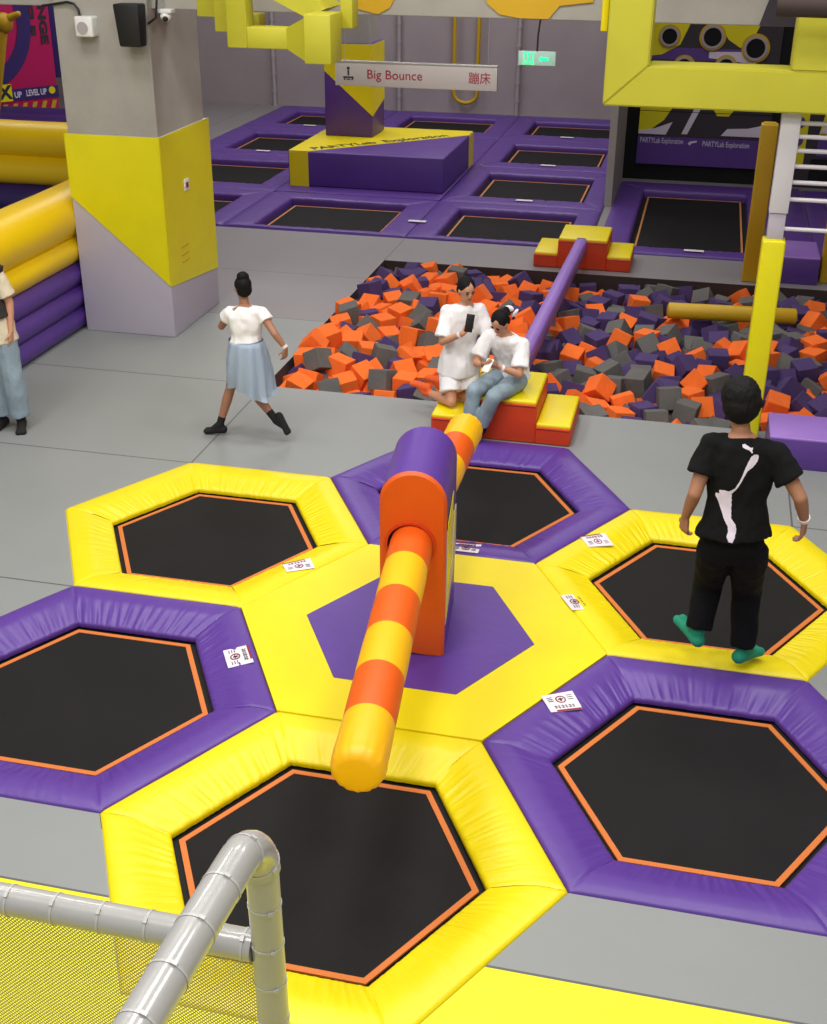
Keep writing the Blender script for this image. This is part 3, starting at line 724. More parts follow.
for p in ([(-2.075, 2.905), (-1.985, 2.905), (-1.975, 2.89), (-2.085, 2.89)], [(-2.075, 2.87), (-2.06, 2.87), (-2.075, 2.905), (-2.085, 2.905)], [(-1.985, 2.905), (-2.0, 2.87), (-1.985, 2.87), (-1.973, 2.905)], [(-2.05, 2.882), (-2.01, 2.882), (-2.01, 2.872), (-2.05, 2.872)]):
    prism(bm, [(x, sy, z) for x, z in p], (0, -.003, 0))
obj('trampoline_symbol', bm, 'ink', t, smooth=False, label='small jumping symbol')
for x in (sx0 + .1, sx1 - .1): bm = B(); tube(bm, [(x, sy + .03, sz1), (x, sy + .03, 3.52)], .003, 6); obj('wire', bm, 'steel', t)
t = thing('exit_sign', 'small lit green exit sign hanging on a black cable', 'sign', (-.1, 5.65, 3.05))
ex0, ex1 = -.3, .065
bm = B(); box(bm, ex0, ex1, 5.63, 5.67, 3.07, 3.2, .004); obj('panel', bm, 'exitp', t, label='pale lit panel')
bm = B()
def q(x0, x1, z0, z1): prism(bm, [(x0, 5.628, z0), (x1, 5.628, z0), (x1, 5.628, z1), (x0, 5.628, z1)], (0, -.003, 0))
q(-.25, -.24, 3.08, 3.19); q(-.16, -.15, 3.08, 3.19); q(-.25, -.15, 3.18, 3.19); q(-.25, -.15, 3.08, 3.09)
prism(bm, disc_pts((-.2, 5.628, 3.165), (1, 0, 0), (0, 0, 1), .01, 12), (0, -.003, 0))
prism(bm, [(-.215, 5.628, 3.15), (-.19, 5.628, 3.15), (-.185, 5.628, 3.12), (-.17, 5.628, 3.095), (-.18, 5.628, 3.09), (-.2, 5.628, 3.115), (-.225, 5.628, 3.095), (-.232, 5.628, 3.102), (-.208, 5.628, 3.125)], (0, -.003, 0))
prism(bm, [(-.1, 5.628, 3.13), (-.07, 5.628, 3.16), (-.07, 5.628, 3.145), (0, 5.628, 3.145), (0, 5.628, 3.115), (-.07, 5.628, 3.115), (-.07, 5.628, 3.1)], (0, -.003, 0))
obj('running_figure', bm, 'exitg', t, smooth=False, label='green running figure and arrow')
bm = B(); tube(bm, [(-.12, 5.65, 3.2), (-.118, 5.65, 3.35), (-.1, 5.65, 3.52)], .009, 8); obj('cable', bm, 'black', t)

# ------------------------------------------------------------------ target wall
t = thing('target_wall', 'black, yellow and purple target wall with round throwing holes', 'target wall', (1.6, 15.9, .1))
Y = 15.8
bm = B(); box(bm, .2, 2.95, Y + .02, Y + .3, 0, 3.5); obj('backing', bm, 'void', t, smooth=False)  # near-black box paints the dark void behind the panels
bm = B(); box(bm, .42, 2.68, Y - .01, Y + .03, .55, 2.68); obj('printed_panel', bm, 'greyprint', t, smooth=False, label='dark grey printed panel')
bm = B(); box(bm, .42, 2.68, Y - .02, Y + .03, .28, .76); box(bm, .42, 2.3, Y - .015, Y, 2.05, 2.25); obj('purple_band', bm, 'deep', t, smooth=False)
bm = B()
def flat(pts, dy=-.012): prism(bm, [(x, Y + dy, z) for x, z in pts], (0, -.006, 0))
flat([(.42, .85), (.62, .87), (.85, 1.05), (1.0, 1.3), (1.1, 1.62), (.42, 1.62)])
flat([(1.6, 1.62), (1.62, 1.35), (1.75, 1.15), (1.95, 1.15), (2.1, 1.35), (2.15, 1.62)])
flat([(.44, 2.1), (.7, 2.13), (1.0, 2.3), (1.15, 2.66), (.44, 2.66)], -.016); flat([(.44, 1.66), (1.15, 1.66), (1.3, 2.02), (.44, 2.02)]); flat([(1.6, 2.66), (2.3, 2.66), (2.15, 2.3), (2.0, 2.28), (1.8, 2.4)])
obj('yellow_shapes', bm, 'yellowpad', t, smooth=False)
bm = B(); flat([(1.17, .82), (1.27, .82), (1.62, 1.62), (1.5, 1.62)]); flat([(1.85, .82), (2.66, .82), (2.66, 1.05), (2.3, .96), (1.95, .94)]); flat([(.42, .8), (.9, .8), (1.0, 1.02), (.7, .9), (.42, .86)], -.018)
flat([(1.5, 2.1), (2.3, 2.02), (2.3, 2.22), (1.5, 2.2)], -.02)
obj('white_shapes', bm, 'whiteprint', t, smooth=False)
for x, z, r in ((.81, 2.43, .17), (1.53, 2.44, .2), (2.26, 2.28, .21), (1.1, 1.95, .17), (1.8, 1.97, .17)):
    bm = B(); ring(bm, (x, Y - .02, z), (1, 0, 0), (0, 0, 1), r * .62, r * 1.12, (0, -.02, 0), 32); ho = obj('hole_rim', bm, 'mustard', t, label='mustard hole rim')
    bm = B(); ring(bm, (x, Y - .04, z), (1, 0, 0), (0, 0, 1), r * .75, r * .95, (0, -.02, 0), 32); obj('rim_band', bm, 'signgrey', ho, label='grey inner rim')
    bm = B(); prism(bm, disc_pts((x, Y - .03, z), (1, 0, 0), (0, 0, 1), r * .74), (0, -.015, 0)); obj('hole', bm, 'void', ho, label='opening painted dark')  # black disc paints the dark inside of each hole
bm = B(); box(bm, .42, 2.68, Y - .019, Y - .01, 1.19, 1.2); obj('panel_joint', bm, 'void', t, smooth=False)
text('lettering', 'PARTYLab Exploration', .13, (.46, Y - .022, .69), (1, 0, 0), (0, 0, 1), 'whiteprint', t, width=.75, label='white lettering')
text('lettering', 'PARTYLab Exploration', .13, (1.55, Y - .022, .67), (1, 0, 0), (0, 0, 1), 'whiteprint', t, width=.8, label='white lettering')
bm = B(); prism(bm, [(1.3, Y - .022, .66), (1.33, Y - .022, .7), (1.45, Y - .022, .72), (1.45, Y - .022, .69), (1.36, Y - .022, .67), (1.34, Y - .022, .63)], (0, -.003, 0)); obj('symbol', bm, 'whiteprint', t, smooth=False)
t = thing('printed_panel', 'printed panel with yellow and white shapes behind the ladder rungs', 'panel', (3.8, 15.8, .1))
bm = B(); box(bm, 2.98, 6, Y, Y + .1, 0, 3.5); obj('backing', bm, 'greyprint', t, smooth=False)
bm = B(); flat([(3.0, .35), (3.3, .35), (3.32, 2.2), (3.0, 2.2)], -.002); flat([(3.5, .9), (4.4, .8), (4.6, 1.6), (3.6, 1.5)], -.002); obj('yellow_shapes', bm, 'yellowpad', t, smooth=False)
bm = B(); flat([(3.42, .05), (6, .05), (6, .5), (3.42, .5)], -.002); obj('black_opening', bm, 'void', t, smooth=False)  # flat black patch drawn as a dark opening
bm = B(); flat([(3.5, .55), (6, .5), (6, .9), (3.5, .92)], -.002); obj('purple_band', bm, 'deep', t, smooth=False)
bm = B(); flat([(3.5, .95), (4.5, .9), (4.5, 1.0), (3.6, 1.05)], -.01); obj('white_shapes', bm, 'whiteprint', t, smooth=False)
bm = B()
for z in (.8, 1.1, 1.4): prism(bm, disc_pts((3.15, Y - .01, z), (1, 0, 0), (0, 0, 1), .1, 16), (0, -.006, 0))
obj('purple_dots', bm, 'deep', t, smooth=False)

# ------------------------------------------------------------------ inflatables at the left
def infl(name, label, tubes_, along, fixed, a0, a1, parts):
    t = thing(name, label, 'inflatable wall', (fixed if along == 'y' else (a0 + a1) / 2, fixed if along == 'x' else (a0 + a1) / 2, 0))
    for z, r, m, rx in tubes_:
        bm = B(); secs = []; n = 24
        for i in range(n + 1):
            s = a0 + (a1 - a0) * i / n
            wob = 1 + .03 * noise.noise(V((s * 1.5, z * 5, 1)))
            c = V((fixed, s, z)) if along == 'y' else V((s, fixed, z))
            U = V((rx, 0, 0)) if along == 'y' else V((0, rx, 0))
            secs.append((c, U * wob, V((0, 0, r)) * wob))
        loft(bm, secs, 28); obj(parts, bm, m, t, label=('yellow' if m in ('gold', 'yellow') else 'purple') + ' air chamber')
M['sunny'] = mat('sunny_yellow_inflatable', rgb(240, 200, 6), .4, bump=.1, bscale=6)
infl('inflatable_wall', 'inflated yellow and purple tube wall behind the woman in jeans',
     [(.13, .19, 'purple', .27), (.38, .19, 'purple', .28), (.64, .19, 'purple', .28), (.92, .2, 'sunny', .29), (1.28, .3, 'sunny', .31)], 'y', -5.5, .8, 7.0, 'air_chamber')
infl('inflatable_wall', 'farther inflated wall of yellow and purple tubes behind the left pillar',
     [(.25, .27, 'darkpurple', .26), (.62, .2, 'darkpurple', .26), (.93, .2, 'darkpurple', .27), (1.32, .23, 'sunny', .28), (1.67, .23, 'sunny', .3)], 'x', 7.9, -12.5, -5.3, 'air_chamber')
t = thing('inflatable_floor', 'dark purple inflated floor of the play area at the far left', 'inflatable', (-11, 12, 0))
for k in range(10):
    bm = B(); loft(bm, [(V((-15, 9.2 + k * .8, .32)), V((0, .44, 0)), V((0, 0, .34))), (V((-9.0, 9.2 + k * .8, .32)), V((0, .44, 0)), V((0, 0, .34)))], 24); obj('air_chamber', bm, 'darkpurple', t)
t = thing('inflatable_banner_wall', 'magenta and purple printed inflatable wall at the top left corner', 'inflatable', (-11, 14.6, .6))
Y = 17.4; bx1 = -11.7
SH = []
def put(pts): return [(bx1 + u, Y, .7 + w) for u, w in pts]
bm = B(); box(bm, bx1 - 5, bx1, Y, Y + .6, .48, 7.5, .05); obj('wall_body', bm, 'magenta', t)
bm = B(); box(bm, bx1, bx1 + .22, Y + .1, Y + .6, 1.3, 7.5, .03); obj('side_strip', bm, 'darkpurple', t)
def flatb(pts, m, nm, dy=-.01):
    bm = B(); prism(bm, [(x, Y + dy, z) for x, z in put2(pts)], (0, -.01, 0)); obj(nm, bm, m, t, smooth=False)
def put2(pts): return [(bx1 + u, .7 + w) for u, w in pts]
ar = [(-2.1 + 1.5 * math.cos(a), 2.2 + 1.75 * math.sin(a)) for a in [-1.5 + k * .15 for k in range(16)]] + [(-2.1 + 1.1 * math.cos(a), 2.2 + 1.3 * math.sin(a)) for a in [.75 - k * .15 for k in range(16)]]
flatb(ar, 'darkpurple', 'curved_band')
flatb([(-5, .1), (0, .1), (0, .42), (-5, .42)], 'darkpurple', 'lower_band', -.012)
text('lettering', 'LEVEL UP', .23, (bx1 - 1.0, Y - .026, .97), (1, 0, 0), (0, 0, 1), 'whiteprint', t, width=.62, bold=.006)
text('lettering', 'UP', .22, (bx1 - 1.36, Y - .026, .95), (1, 0, 0), (0, 0, 1), 'whiteprint', t, width=.22, bold=.006)
flatb([(-1.85, .1), (-1.42, .1), (-1.42, .56), (-1.85, .56)], 'yellowpad', 'yellow_tile', -.024)
text('lettering', 'X', .5, (bx1 - 1.8, Y - .036, 1.03), (1, 0, 0), (0, 0, 1), 'ink', t, bold=.02)
text('lettering', 'ENGE', .3, (bx1 - .24, Y - .012, 3.55), (0, 0, -1), (1, 0, 0), 'ink', t, width=1.3, bold=.015)
text('lettering', 'ELF', .3, (bx1 - .6, Y - .012, 3.35), (0, 0, -1), (1, 0, 0), 'ink', t, width=.85, bold=.015)
bm = B(); prism(bm, disc_pts((bx1 - .2, Y - .02, 1.0), (1, 0, 0), (0, 0, 1), .1, 16), (0, -.01, 0)); obj('yellow_dot', bm, 'yellowpad', t, smooth=False)
for k in range(10):
    x = -3 + k * .3; flatb([(x, -.2), (x + .13, -.2), (x + .22, .02), (x + .09, .02)], 'mustard', 'hazard_stripe')
t.location = V((bx1, Y, .66)) * 1.0
for c_ in t.children: c_.data.transform(Matrix.Scale(.72, 4) @ Matrix.Translation(V((-11, 14.6, .6)) - V((bx1, Y, .66))))
t.rotation_euler.z = .95; t.location.z -= .02; t.location.x += .02
t = thing('inflatable_figure', 'yellow inflated arm-like shape at the top left corner in front of the magenta wall', 'inflatable', (-10.9, 13.2, .66))
bm = B(); capsule(bm, (-10.85, 13.3, .8), (-10.4, 13.3, 2.4), .12, .1); capsule(bm, (-10.3, 13.3, 2.6), (-10.04, 13.3, 2.7), .075, .05); ell(bm, (-10.33, 13.3, 2.55), (.15, 0, 0), (0, .15, 0), (0, 0, .17)); obj('body', bm, 'mustard', t)

# ------------------------------------------------------------------ foreground rail
t = thing('guard_rail', 'grey foam-wrapped pipe guard rail with a bent corner in the near foreground', 'rail', (.6, -4.7, 0))
def pipe(pts, nm, r=.052, lab=None):
    bm = B(); tube(bm, pts, r, 24); o = obj(nm, bm, 'pipeg', t)
    # ties
    L = 0; pv = [V(p) for p in pts]; nxt = .12; cnt = 0
    for a, b in zip(pv, pv[1:]):
        l = (b - a).length; 
        while nxt < L + l:
            c = a.lerp(b, (nxt - L) / l); d = (b - a).normalized()
            b2 = B(); tube(b2, [c - d * .0035, c + d * .0035], r + .002, 24)
            q2 = V((.3, -.4, .8)); q2 = (q2 - d * q2.dot(d)).normalized(); e2 = d.cross(q2)
            box(b2, -.008, .008, -.005, .005, -.003, .006, mtx=Matrix((e2, d, q2)).transposed().to_4x4() if False else Matrix.Translation(c + q2 * r) @ Matrix((e2, d, e2.cross(d))).transposed().to_4x4())
            obj('cable_tie', b2, 'tie', o); nxt += .145; cnt += 1
        L += l
zr = 2.355; bend = []
for k in range(0, 9):
    a = k / 8 * PI / 2; bend.append((.597 + .01 * k / 8, -4.82 + .15 * math.sin(a), zr - .15 + .15 * math.cos(a)))
pipe([(.465, -7.2, zr), (.519, -6.2, zr), (.557, -5.5, zr), (.58, -5.1, zr)] + bend, 'top_pipe')
pipe([(.608, -4.67, zr - .15), (.615, -4.67, 1.6), (.615, -4.67, .8), (.615, -4.67, 0)], 'post', .046)
pipe([(-3.2, -4.67, 1.915), (-1.5, -4.67, 1.915), (0, -4.67, 1.915), (.57, -4.67, 1.915)], 'side_pipe', .045)
bm = B(); v = [bm.verts.new(p) for p in ((-3.2, -4.66, .0), (.56, -4.66, .0), (.56, -4.66, 1.92), (-3.2, -4.66, 1.92))]; bm.faces.new(v)
one('safety_net', bm, 'net', 'fine pale yellow-green safety net hanging under the grey guard rail', 'net', smooth=False)

# ------------------------------------------------------------------ people
def voxel(name, bm, vox, m, parent, smooth=4, nz=0, nscale=12, seed=0, label=None, fn=None):
    me = bpy.data.meshes.new('tmp'); bmesh.ops.recalc_face_normals(bm, faces=bm.faces[:]); bm.to_mesh(me); bm.free()
    o = bpy.data.objects.new('tmp', me); COL.objects.link(o)
    r = o.modifiers.new('r', 'REMESH'); r.mode = 'VOXEL'; r.voxel_size = vox; r.use_smooth_shade = True
    s = o.modifiers.new('s', 'SMOOTH'); s.iterations = smooth; s.factor = .5
    dg = bpy.context.evaluated_depsgraph_get(); dg.update()
    m2 = bpy.data.meshes.new_from_object(o.evaluated_get(dg)); bpy.data.objects.remove(o); bpy.data.meshes.remove(me)
    b2 = B(); b2.from_mesh(m2); bpy.data.meshes.remove(m2); b2.normal_update()
    if nz:
        for v in b2.verts:
            c = V((v.co.x, v.co.y, v.co.z * .6)) * nscale + V((seed, 0, 0))
            v.co += v.normal * (noise.noise(c) + .5 * noise.noise(c * 2.3)) * nz
    if fn:
        for v in b2.verts: fn(v)
    for f in b2.faces: f.material_index = 0
    return obj(name, b2, m, parent, auto=180, label=label)
def hand(bm, wrist, d, palm, thumb, s, curl=.5):
    """palm + four unequal fingers + thumb; palm = palm-facing direction, thumb = side the thumb leaves"""
    d = V(d).normalized(); palm = V(palm); palm = (palm - d * palm.dot(d)).normalized(); th = V(thumb); th = (th - d * th.dot(d) - palm * th.dot(palm)).normalized()
    w = V(wrist); L = .09 * s
    for k in (-1, -.33, .33, 1): capsule(bm, w + d * .015 * s + th * k * .018 * s, w + d * L + th * k * .03 * s, .015 * s, .012 * s, 10)
    for k, ln in ((1, .072), (.35, .082), (-.35, .076), (-1, .06)):
        p = w + d * L + th * k * .031 * s; a = .15 + curl * .5; dd = d
        for seg, (f, rr) in enumerate(((.45, .0095), (.32, .0088), (.23, .0078))):
            dd = (d * math.cos(a) + palm * math.sin(a)).normalized(); q_ = p + dd * ln * f * s
            capsule(bm, p, q_, rr * s, rr * .93 * s, 8); p = q_; a += curl * (1.0 if seg == 0 else .7)
    p = w + d * .03 * s + th * .026 * s; td = (th * .8 + d * .6 + palm * .3).normalized(); q_ = p + td * .042 * s; capsule(bm, p, q_, .012 * s, .0105 * s, 8)
    td = (th * .35 + d * .85 + palm * .4).normalized(); capsule(bm, q_, q_ + td * .03 * s, .0105 * s, .009 * s, 8)
def footshape(bm, an, toe, up, s, grow=0):
    an = V(an); t_ = V(toe).normalized(); up = V(up); up = (up - t_ * up.dot(t_)).normalized(); sd = t_.cross(up)
    h = an - up * .05 * s
    g = grow
    capsule(bm, h - t_ * .03 * s, h + t_ * .03 * s, .036 * s + g, .036 * s + g)
    capsule(bm, h + up * .05 * s, h + t_ * .09 * s - up * .012 * s, .036 * s + g, .026 * s + g)
    for k in (-.5, .5): capsule(bm, h + t_ * .0 * s - up * .008 * s, h + t_ * .15 * s + sd * k * .04 * s - up * .018 * s, .028 * s + g, .02 * s + g)
    capsule(bm, h + t_ * .14 * s - sd * .022 * s - up * .018 * s, h + t_ * .14 * s + sd * .022 * s - up * .018 * s, .021 * s + g, .021 * s + g)
def head(t, bm, c, f, up, s, hairfn):
    """skull, jaw, nose, ears into bm; eyes, brows, mouth as children"""
    c, f, up = V(c), V(f).normalized(), V(up); up = (up - f * up.dot(f)).normalized(); sd = f.cross(up)
    ell(bm, c + up * .02 * s - f * .005 * s, sd * .073 * s, f * .092 * s, up * .092 * s)
    ell(bm, c - up * .045 * s + f * .02 * s, sd * .056 * s, f * .062 * s, up * .07 * s)
    ell(bm, c - up * .015 * s + f * .09 * s, sd * .011 * s, f * .016 * s, up * .022 * s)
    for k in (-1, 1): ell(bm, c + sd * k * .075 * s - up * .005 * s, sd * .01 * s, f * .018 * s, up * .028 * s)
    for k in (-1, 1):
        b = B(); ell(b, c + sd * k * .03 * s + f * .081 * s + up * .008 * s, sd * .013 * s, f * .006 * s, up * .006 * s, 12, 8); obj('eye', b, 'ink', t)
        b = B(); ell(b, c + sd * k * .031 * s + f * .083 * s + up * .028 * s, sd * .018 * s, f * .006 * s, up * .004 * s, 12, 8); obj('eyebrow', b, 'hair', t)
    b = B(); ell(b, c + f * .079 * s - up * .052 * s, sd * .02 * s, f * .006 * s, up * .007 * s, 12, 8); obj('mouth', b, 'lips', t)
    return sd, up
def torso_secs(P, W_, C, N, f, s, g=0, wid=1):
    """pelvis, waist, chest, neck base centres"""
    f = V(f); ax = (V(N) - V(P)).normalized(); f = (f - ax * f.dot(ax)).normalized(); sd = f.cross(ax)
    P, W_, C, N = V(P), V(W_), V(C), V(N)
    T = [(P - ax * .07 * s, .12, .085), (P, .158, .112), (P.lerp(W_, .5), .148, .102), (W_, .128, .092), (W_.lerp(C, .5), .138, .1), (C, .158, .108), (C.lerp(N, .45), .165, .1), (C.lerp(N, .78), .13, .078), (N, .062, .058)]
    return [(c, sd * (a * s * wid + g), f * (b * s + g)) for c, a, b in T], sd, ax, f
def person(name, label, J, s, base, skin='skin', wid=1, hands=(), feet=True, vox=.0085):
    t = thing(name, label, 'person', base)
    bm = B(); secs, sd, ax, f = torso_secs(J['pel'], J['wai'], J['che'], J['nek'], J['f'], s, 0, wid)
    loft(bm, secs, 24)
    capsule(bm, J['nek'] - ax * .03 * s, V(J['hd']) - V(J['hup']) * .05 * s, .052 * s, .048 * s)
    head(t, bm, J['hd'], J['hf'], J['hup'], s * 1.04, None)
    for L in 'LR':
        sh, el, wr = V(J['sh' + L]), V(J['el' + L]), V(J['wr' + L])
        capsule(bm, V(J['nek']).lerp(sh, .5) - ax * .03 * s, sh, .045 * s, .052 * s)
        capsule(bm, sh, el, .05 * s, .038 * s); capsule(bm, el, el.lerp(wr, .35), .038 * s, .037 * s); capsule(bm, el.lerp(wr, .3), wr, .037 * s, .025 * s)
        hd, pm, thb, cu = J['ha' + L]
        hand(bm, wr, hd, pm, thb, s * .95, cu)
        hp, kn, an = V(J['hip' + L]), V(J['kn' + L]), V(J['an' + L])
        capsule(bm, hp, kn, .082 * s, .054 * s); capsule(bm, kn, kn.lerp(an, .35), .052 * s, .055 * s); capsule(bm, kn.lerp(an, .3), an, .055 * s, .034 * s)
        toe, fu = J['ft' + L]; footshape(bm, an, toe, fu, s * 1.05)
    voxel('body', bm, vox, skin, t, 3)
    return t, sd, ax, f
def tee(t, J, s, m, hem, sleeve=.62, g=.018, wid=1, flare=.02, seed=1, neckr=.07, vox=.011, nz=.012, name='t_shirt', bulge=0):
    secs, sd, ax, f = torso_secs(J['pel'], J['wai'], J['che'], J['nek'], J['f'], s, g, wid)
    H = V(hem); bm = B(); use = secs[3:]
    wsec = secs[3]
    body = [(H, sd * (.168 * s * wid + g + flare), f * (.122 * s + g + flare)), (H.lerp(V(J['wai']), .5), sd * (.16 * s * wid + g + flare * .8), f * (.115 * s + g + flare * .8)), (wsec[0], sd * (.15 * s * wid + g + flare * .5), f * (.105 * s + g + flare * .4))] + use[1:-1]
    last = use[-1]; body.append((last[0] - ax * .012 * s, sd * neckr * s, f * neckr * .9 * s))
    if (H - wsec[0]).length < .04: body = body[:1] + body[3:]
    loft(bm, body, 28)
    for L in 'LR':
        sh, el = V(J['sh' + L]), V(J['el' + L]); e = sh.lerp(el, sleeve); d = (e - sh).normalized(); u, w = perp(d)
        capsule(bm, V(J['nek']).lerp(sh, .5) - ax * .038 * s, sh - ax * .006 * s, .05 * s + g * .8, .053 * s + g * .85)
        r0, r1 = .052 * s + g * .7, .06 * s + g + .004
        loft(bm, [(sh - d * .03, u * r0 * .8, w * r0 * .8), (sh, u * r0, w * r0), (e, u * r1, w * r1)], 20)
    return voxel(name, bm, vox, m, t, 2, nz, 11, seed)
def trousers(t, J, s, m, r=(.1, .085, .08), end=.93, seed=5, g=.012, name='trousers', wid=1, vox=.011, nz=.008):
    secs, sd, ax, f = torso_secs(J['pel'], J['wai'], J['che'], J['nek'], J['f'], s, g, wid)
    bm = B(); loft(bm, secs[:4], 24)
    for L in 'LR':
        hp, kn, an = V(J['hip' + L]), V(J['kn' + L]), V(J['an' + L])
        capsule(bm, hp, kn, r[0] * s, r[1] * s)
        if end > 0:
            d = (an - kn).normalized(); u, w = perp(d); e = kn.lerp(an, end)
            loft(bm, [(kn - d * .0, u * r[1] * s, w * r[1] * s), (kn.lerp(e, .5), u * (r[1] + r[2]) / 2 * s, w * (r[1] + r[2]) / 2 * s), (e, u * r[2] * s, w * r[2] * s)], 20)
    return voxel(name, bm, vox, m, t, 2, nz, 10, seed)
def hair(t, J, s, kind, seed=0):
    c, f, up = V(J['hd']), V(J['hf']).normalized(), V(J['hup']); up = (up - f * up.dot(f)).normalized(); sd = f.cross(up); s = s * 1.04
    bm = B()
    if kind == 'short':
        ell(bm, c + up * .03 * s - f * .02 * s, sd * .1 * s, f * .106 * s, up * .108 * s)
        ell(bm, c - up * .012 * s - f * .034 * s, sd * .097 * s, f * .09 * s, up * .1 * s)
        for k in range(90):
            a = seed + k * 2.4; e = -.5 + 1.8 * ((k * .618) % 1); dd = (sd * math.cos(a) * math.cos(e) + f * math.sin(a) * math.cos(e) + up * math.sin(e)).normalized()
            if dd.dot(f) > .2 and e < .9: continue
            p = c + up * .03 * s - f * .02 * s + dd * .085 * s; capsule(bm, p, p + (dd * .008 + up * -.035 + sd * .018 * math.sin(k)) * s, .02 * s, .01 * s, 8)
    else:
        ell(bm, c + up * .038 * s - f * .02 * s, sd * .083 * s, f * .094 * s, up * .085 * s)
        ell(bm, c - up * .01 * s - f * .045 * s, sd * .076 * s, f * .06 * s, up * .075 * s)
        if kind == 'bun': ell(bm, c + up * .115 * s - f * .035 * s, sd * .06 * s, f * .058 * s, up * .05 * s)
        if kind == 'tail': ell(bm, c + up * .03 * s - f * .115 * s, sd * .035 * s, f * .045 * s, up * .035 * s); capsule(bm, c - f * .13 * s + up * .02 * s, c - f * .15 * s - up * .07 * s, .03 * s, .014 * s)
        if kind == 'low': ell(bm, c - up * .03 * s - f * .1 * s, sd * .045 * s, f * .04 * s, up * .045 * s)
    return voxel('hair', bm, .0075, 'hair', t, 1, .004, 40, seed)
def wristband(t, J, L, s, name='wristband', m='band', k=.88):
    el, wr = V(J['el' + L]), V(J['wr' + L]); p = el.lerp(wr, k); d = (wr - el).normalized(); bm = B(); u, w = perp(d)
    loft(bm, [(p - d * .012, u * .034 * s, w * .034 * s), (p + d * .012, u * .033 * s, w * .033 * s)], 18); obj(name, bm, m, t)
def sock(t, J, L, s, m, top=.15, label=None):
    kn, an = V(J['kn' + L]), V(J['an' + L]); toe, fu = J['ft' + L]; bm = B(); footshape(bm, an, toe, fu, s * 1.05, .007)
    capsule(bm, an + (kn - an).normalized() * top * s, an - (kn - an).normalized() * .01, .043 * s, .04 * s); return voxel('sock', bm, .009, m, t, 2, label=label)

# --- boy in black, jumping
s = 1.1
J = dict(f=V((-.1, 1, 0)), pel=V((2.0, -.2, 1.02)), wai=V((1.99, -.2, 1.2)), che=V((1.985, -.16, 1.47)), nek=V((1.965, -.14, 1.75)), hd=V((1.93, -.1, 1.93)), hf=V((-.25, 1, -.25)), hup=V((-.08, .1, 1)),
  shL=V((1.80, -.15, 1.67)), elL=V((1.735, -.27, 1.39)), wrL=V((1.70, -.17, 1.185)), shR=V((2.17, -.16, 1.655)), elR=V((2.335, -.27, 1.43)), wrR=V((2.395, -.15, 1.225)),
  haL=(V((-.02, .1, -1)), V((.6, .5, 0)), V((.2, 1, 0)), .75), haR=(V((.05, .1, -1)), V((-.8, .3, 0)), V((-.3, 1, 0)), .6),
  hipL=V((1.9, -.18, .98)), hipR=V((2.1, -.18, .98)), knL=V((1.9, .12, .6)), anL=V((1.87, -.02, .30)), knR=V((2.14, .12, .58)), anR=V((2.17, .05, .17)),
  ftL=(V((-.45, .6, .25)), V((.2, -.1, 1))), ftR=(V((.5, .65, -.05)), V((0, .1, 1))))
t, sd, ax, f = person('person', 'boy in black T-shirt and black trousers jumping on a trampoline', J, s, (2.0, 0, 0.1), 'skin2')
ts = tee(t, J, s, 'blacktee', V((1.99, -.2, 1.12)), .62, .022, 1.0, .025, 3)
trousers(t, J, s, 'blackpants', (.108, .088, .078), .97, 6, .016)
hair(t, J, s, 'short', 1); wristband(t, J, 'R', s); sock(t, J, 'L', s, 'green', .1); sock(t, J, 'R', s, 'green', .1)
def print_on(cloth, t, outline, org, name, m, label, scale=.0066 / 3.2):
    bv_me = cloth.data; base = root_loc(cloth.parent) + cloth.location
    bv = BVHTree.FromPolygons([v.co + base for v in bv_me.vertices], [tuple(p.vertices) for p in bv_me.polygons])
    out = [(x, z) for x, z in outline]
    def inside(x, z):
        c = False; n = len(out); j = n - 1
        for i in range(n):
            xi, zi = out[i]; xj, zj = out[j]
            if (zi > z) != (zj > z) and x < (xj - xi) * (z - zi) / (zj - zi) + xi: c = not c
            j = i
        return c
    bm = B(); cache = {}; st = 1.6
    x0 = min(p[0] for p in out); x1 = max(p[0] for p in out); z0 = min(p[1] for p in out); z1 = max(p[1] for p in out)
    def vert(i, j):
        if (i, j) not in cache:
            px, pz = x0 + i * st, z0 + j * st
            o = V((org[0] + px * scale * .93, org[1] - .6, org[2] - pz * scale)); h = bv.ray_cast(o, V((0, 1, 0)))
            cache[(i, j)] = bm.verts.new(h[0] + h[1] * .003) if h[0] is not None else None
        return cache[(i, j)]
    for i in range(int((x1 - x0) / st) + 1):
        for j in range(int((z1 - z0) / st) + 1):
            if inside(x0 + (i + .5) * st, z0 + (j + .5) * st):
                q_ = [vert(i, j), vert(i + 1, j), vert(i + 1, j + 1), vert(i, j + 1)]
                if all(q_): bm.faces.new(q_)
    if bm.faces:
        bmesh.ops.smooth_vert(bm, verts=[v for v in bm.verts if v.is_boundary], factor=.5, use_axis_x=True, use_axis_y=True, use_axis_z=True)
        return obj(name, bm, m, t, label=label)
cat = [(256, 286), (264, 280), (276, 281), (280, 288), (277, 300), (266, 314), (252, 324), (244, 342), (238, 358), (228, 378), (214, 396), (217, 420), (219, 445), (222, 468), (236, 482), (241, 497), (239, 520), (233, 534), (222, 532), (214, 520), (217, 506), (214, 492), (200, 474), (188, 448), (176, 424), (167, 412), (168, 404), (178, 402), (176, 392), (190, 389), (206, 388), (220, 378), (231, 358), (238, 338), (244, 316), (250, 300)]
print_on(ts, t, [(x - 235, y - 410) for x, y in cat], (1.985, -.2, 1.40), 'leaping_cat_print', 'whiteprint', 'large white leaping cat print')
mini = [(256, 223), (264, 221), (276, 227), (284, 230), (289, 229), (287, 236), (291, 244), (285, 243), (279, 236), (268, 234), (258, 230)]
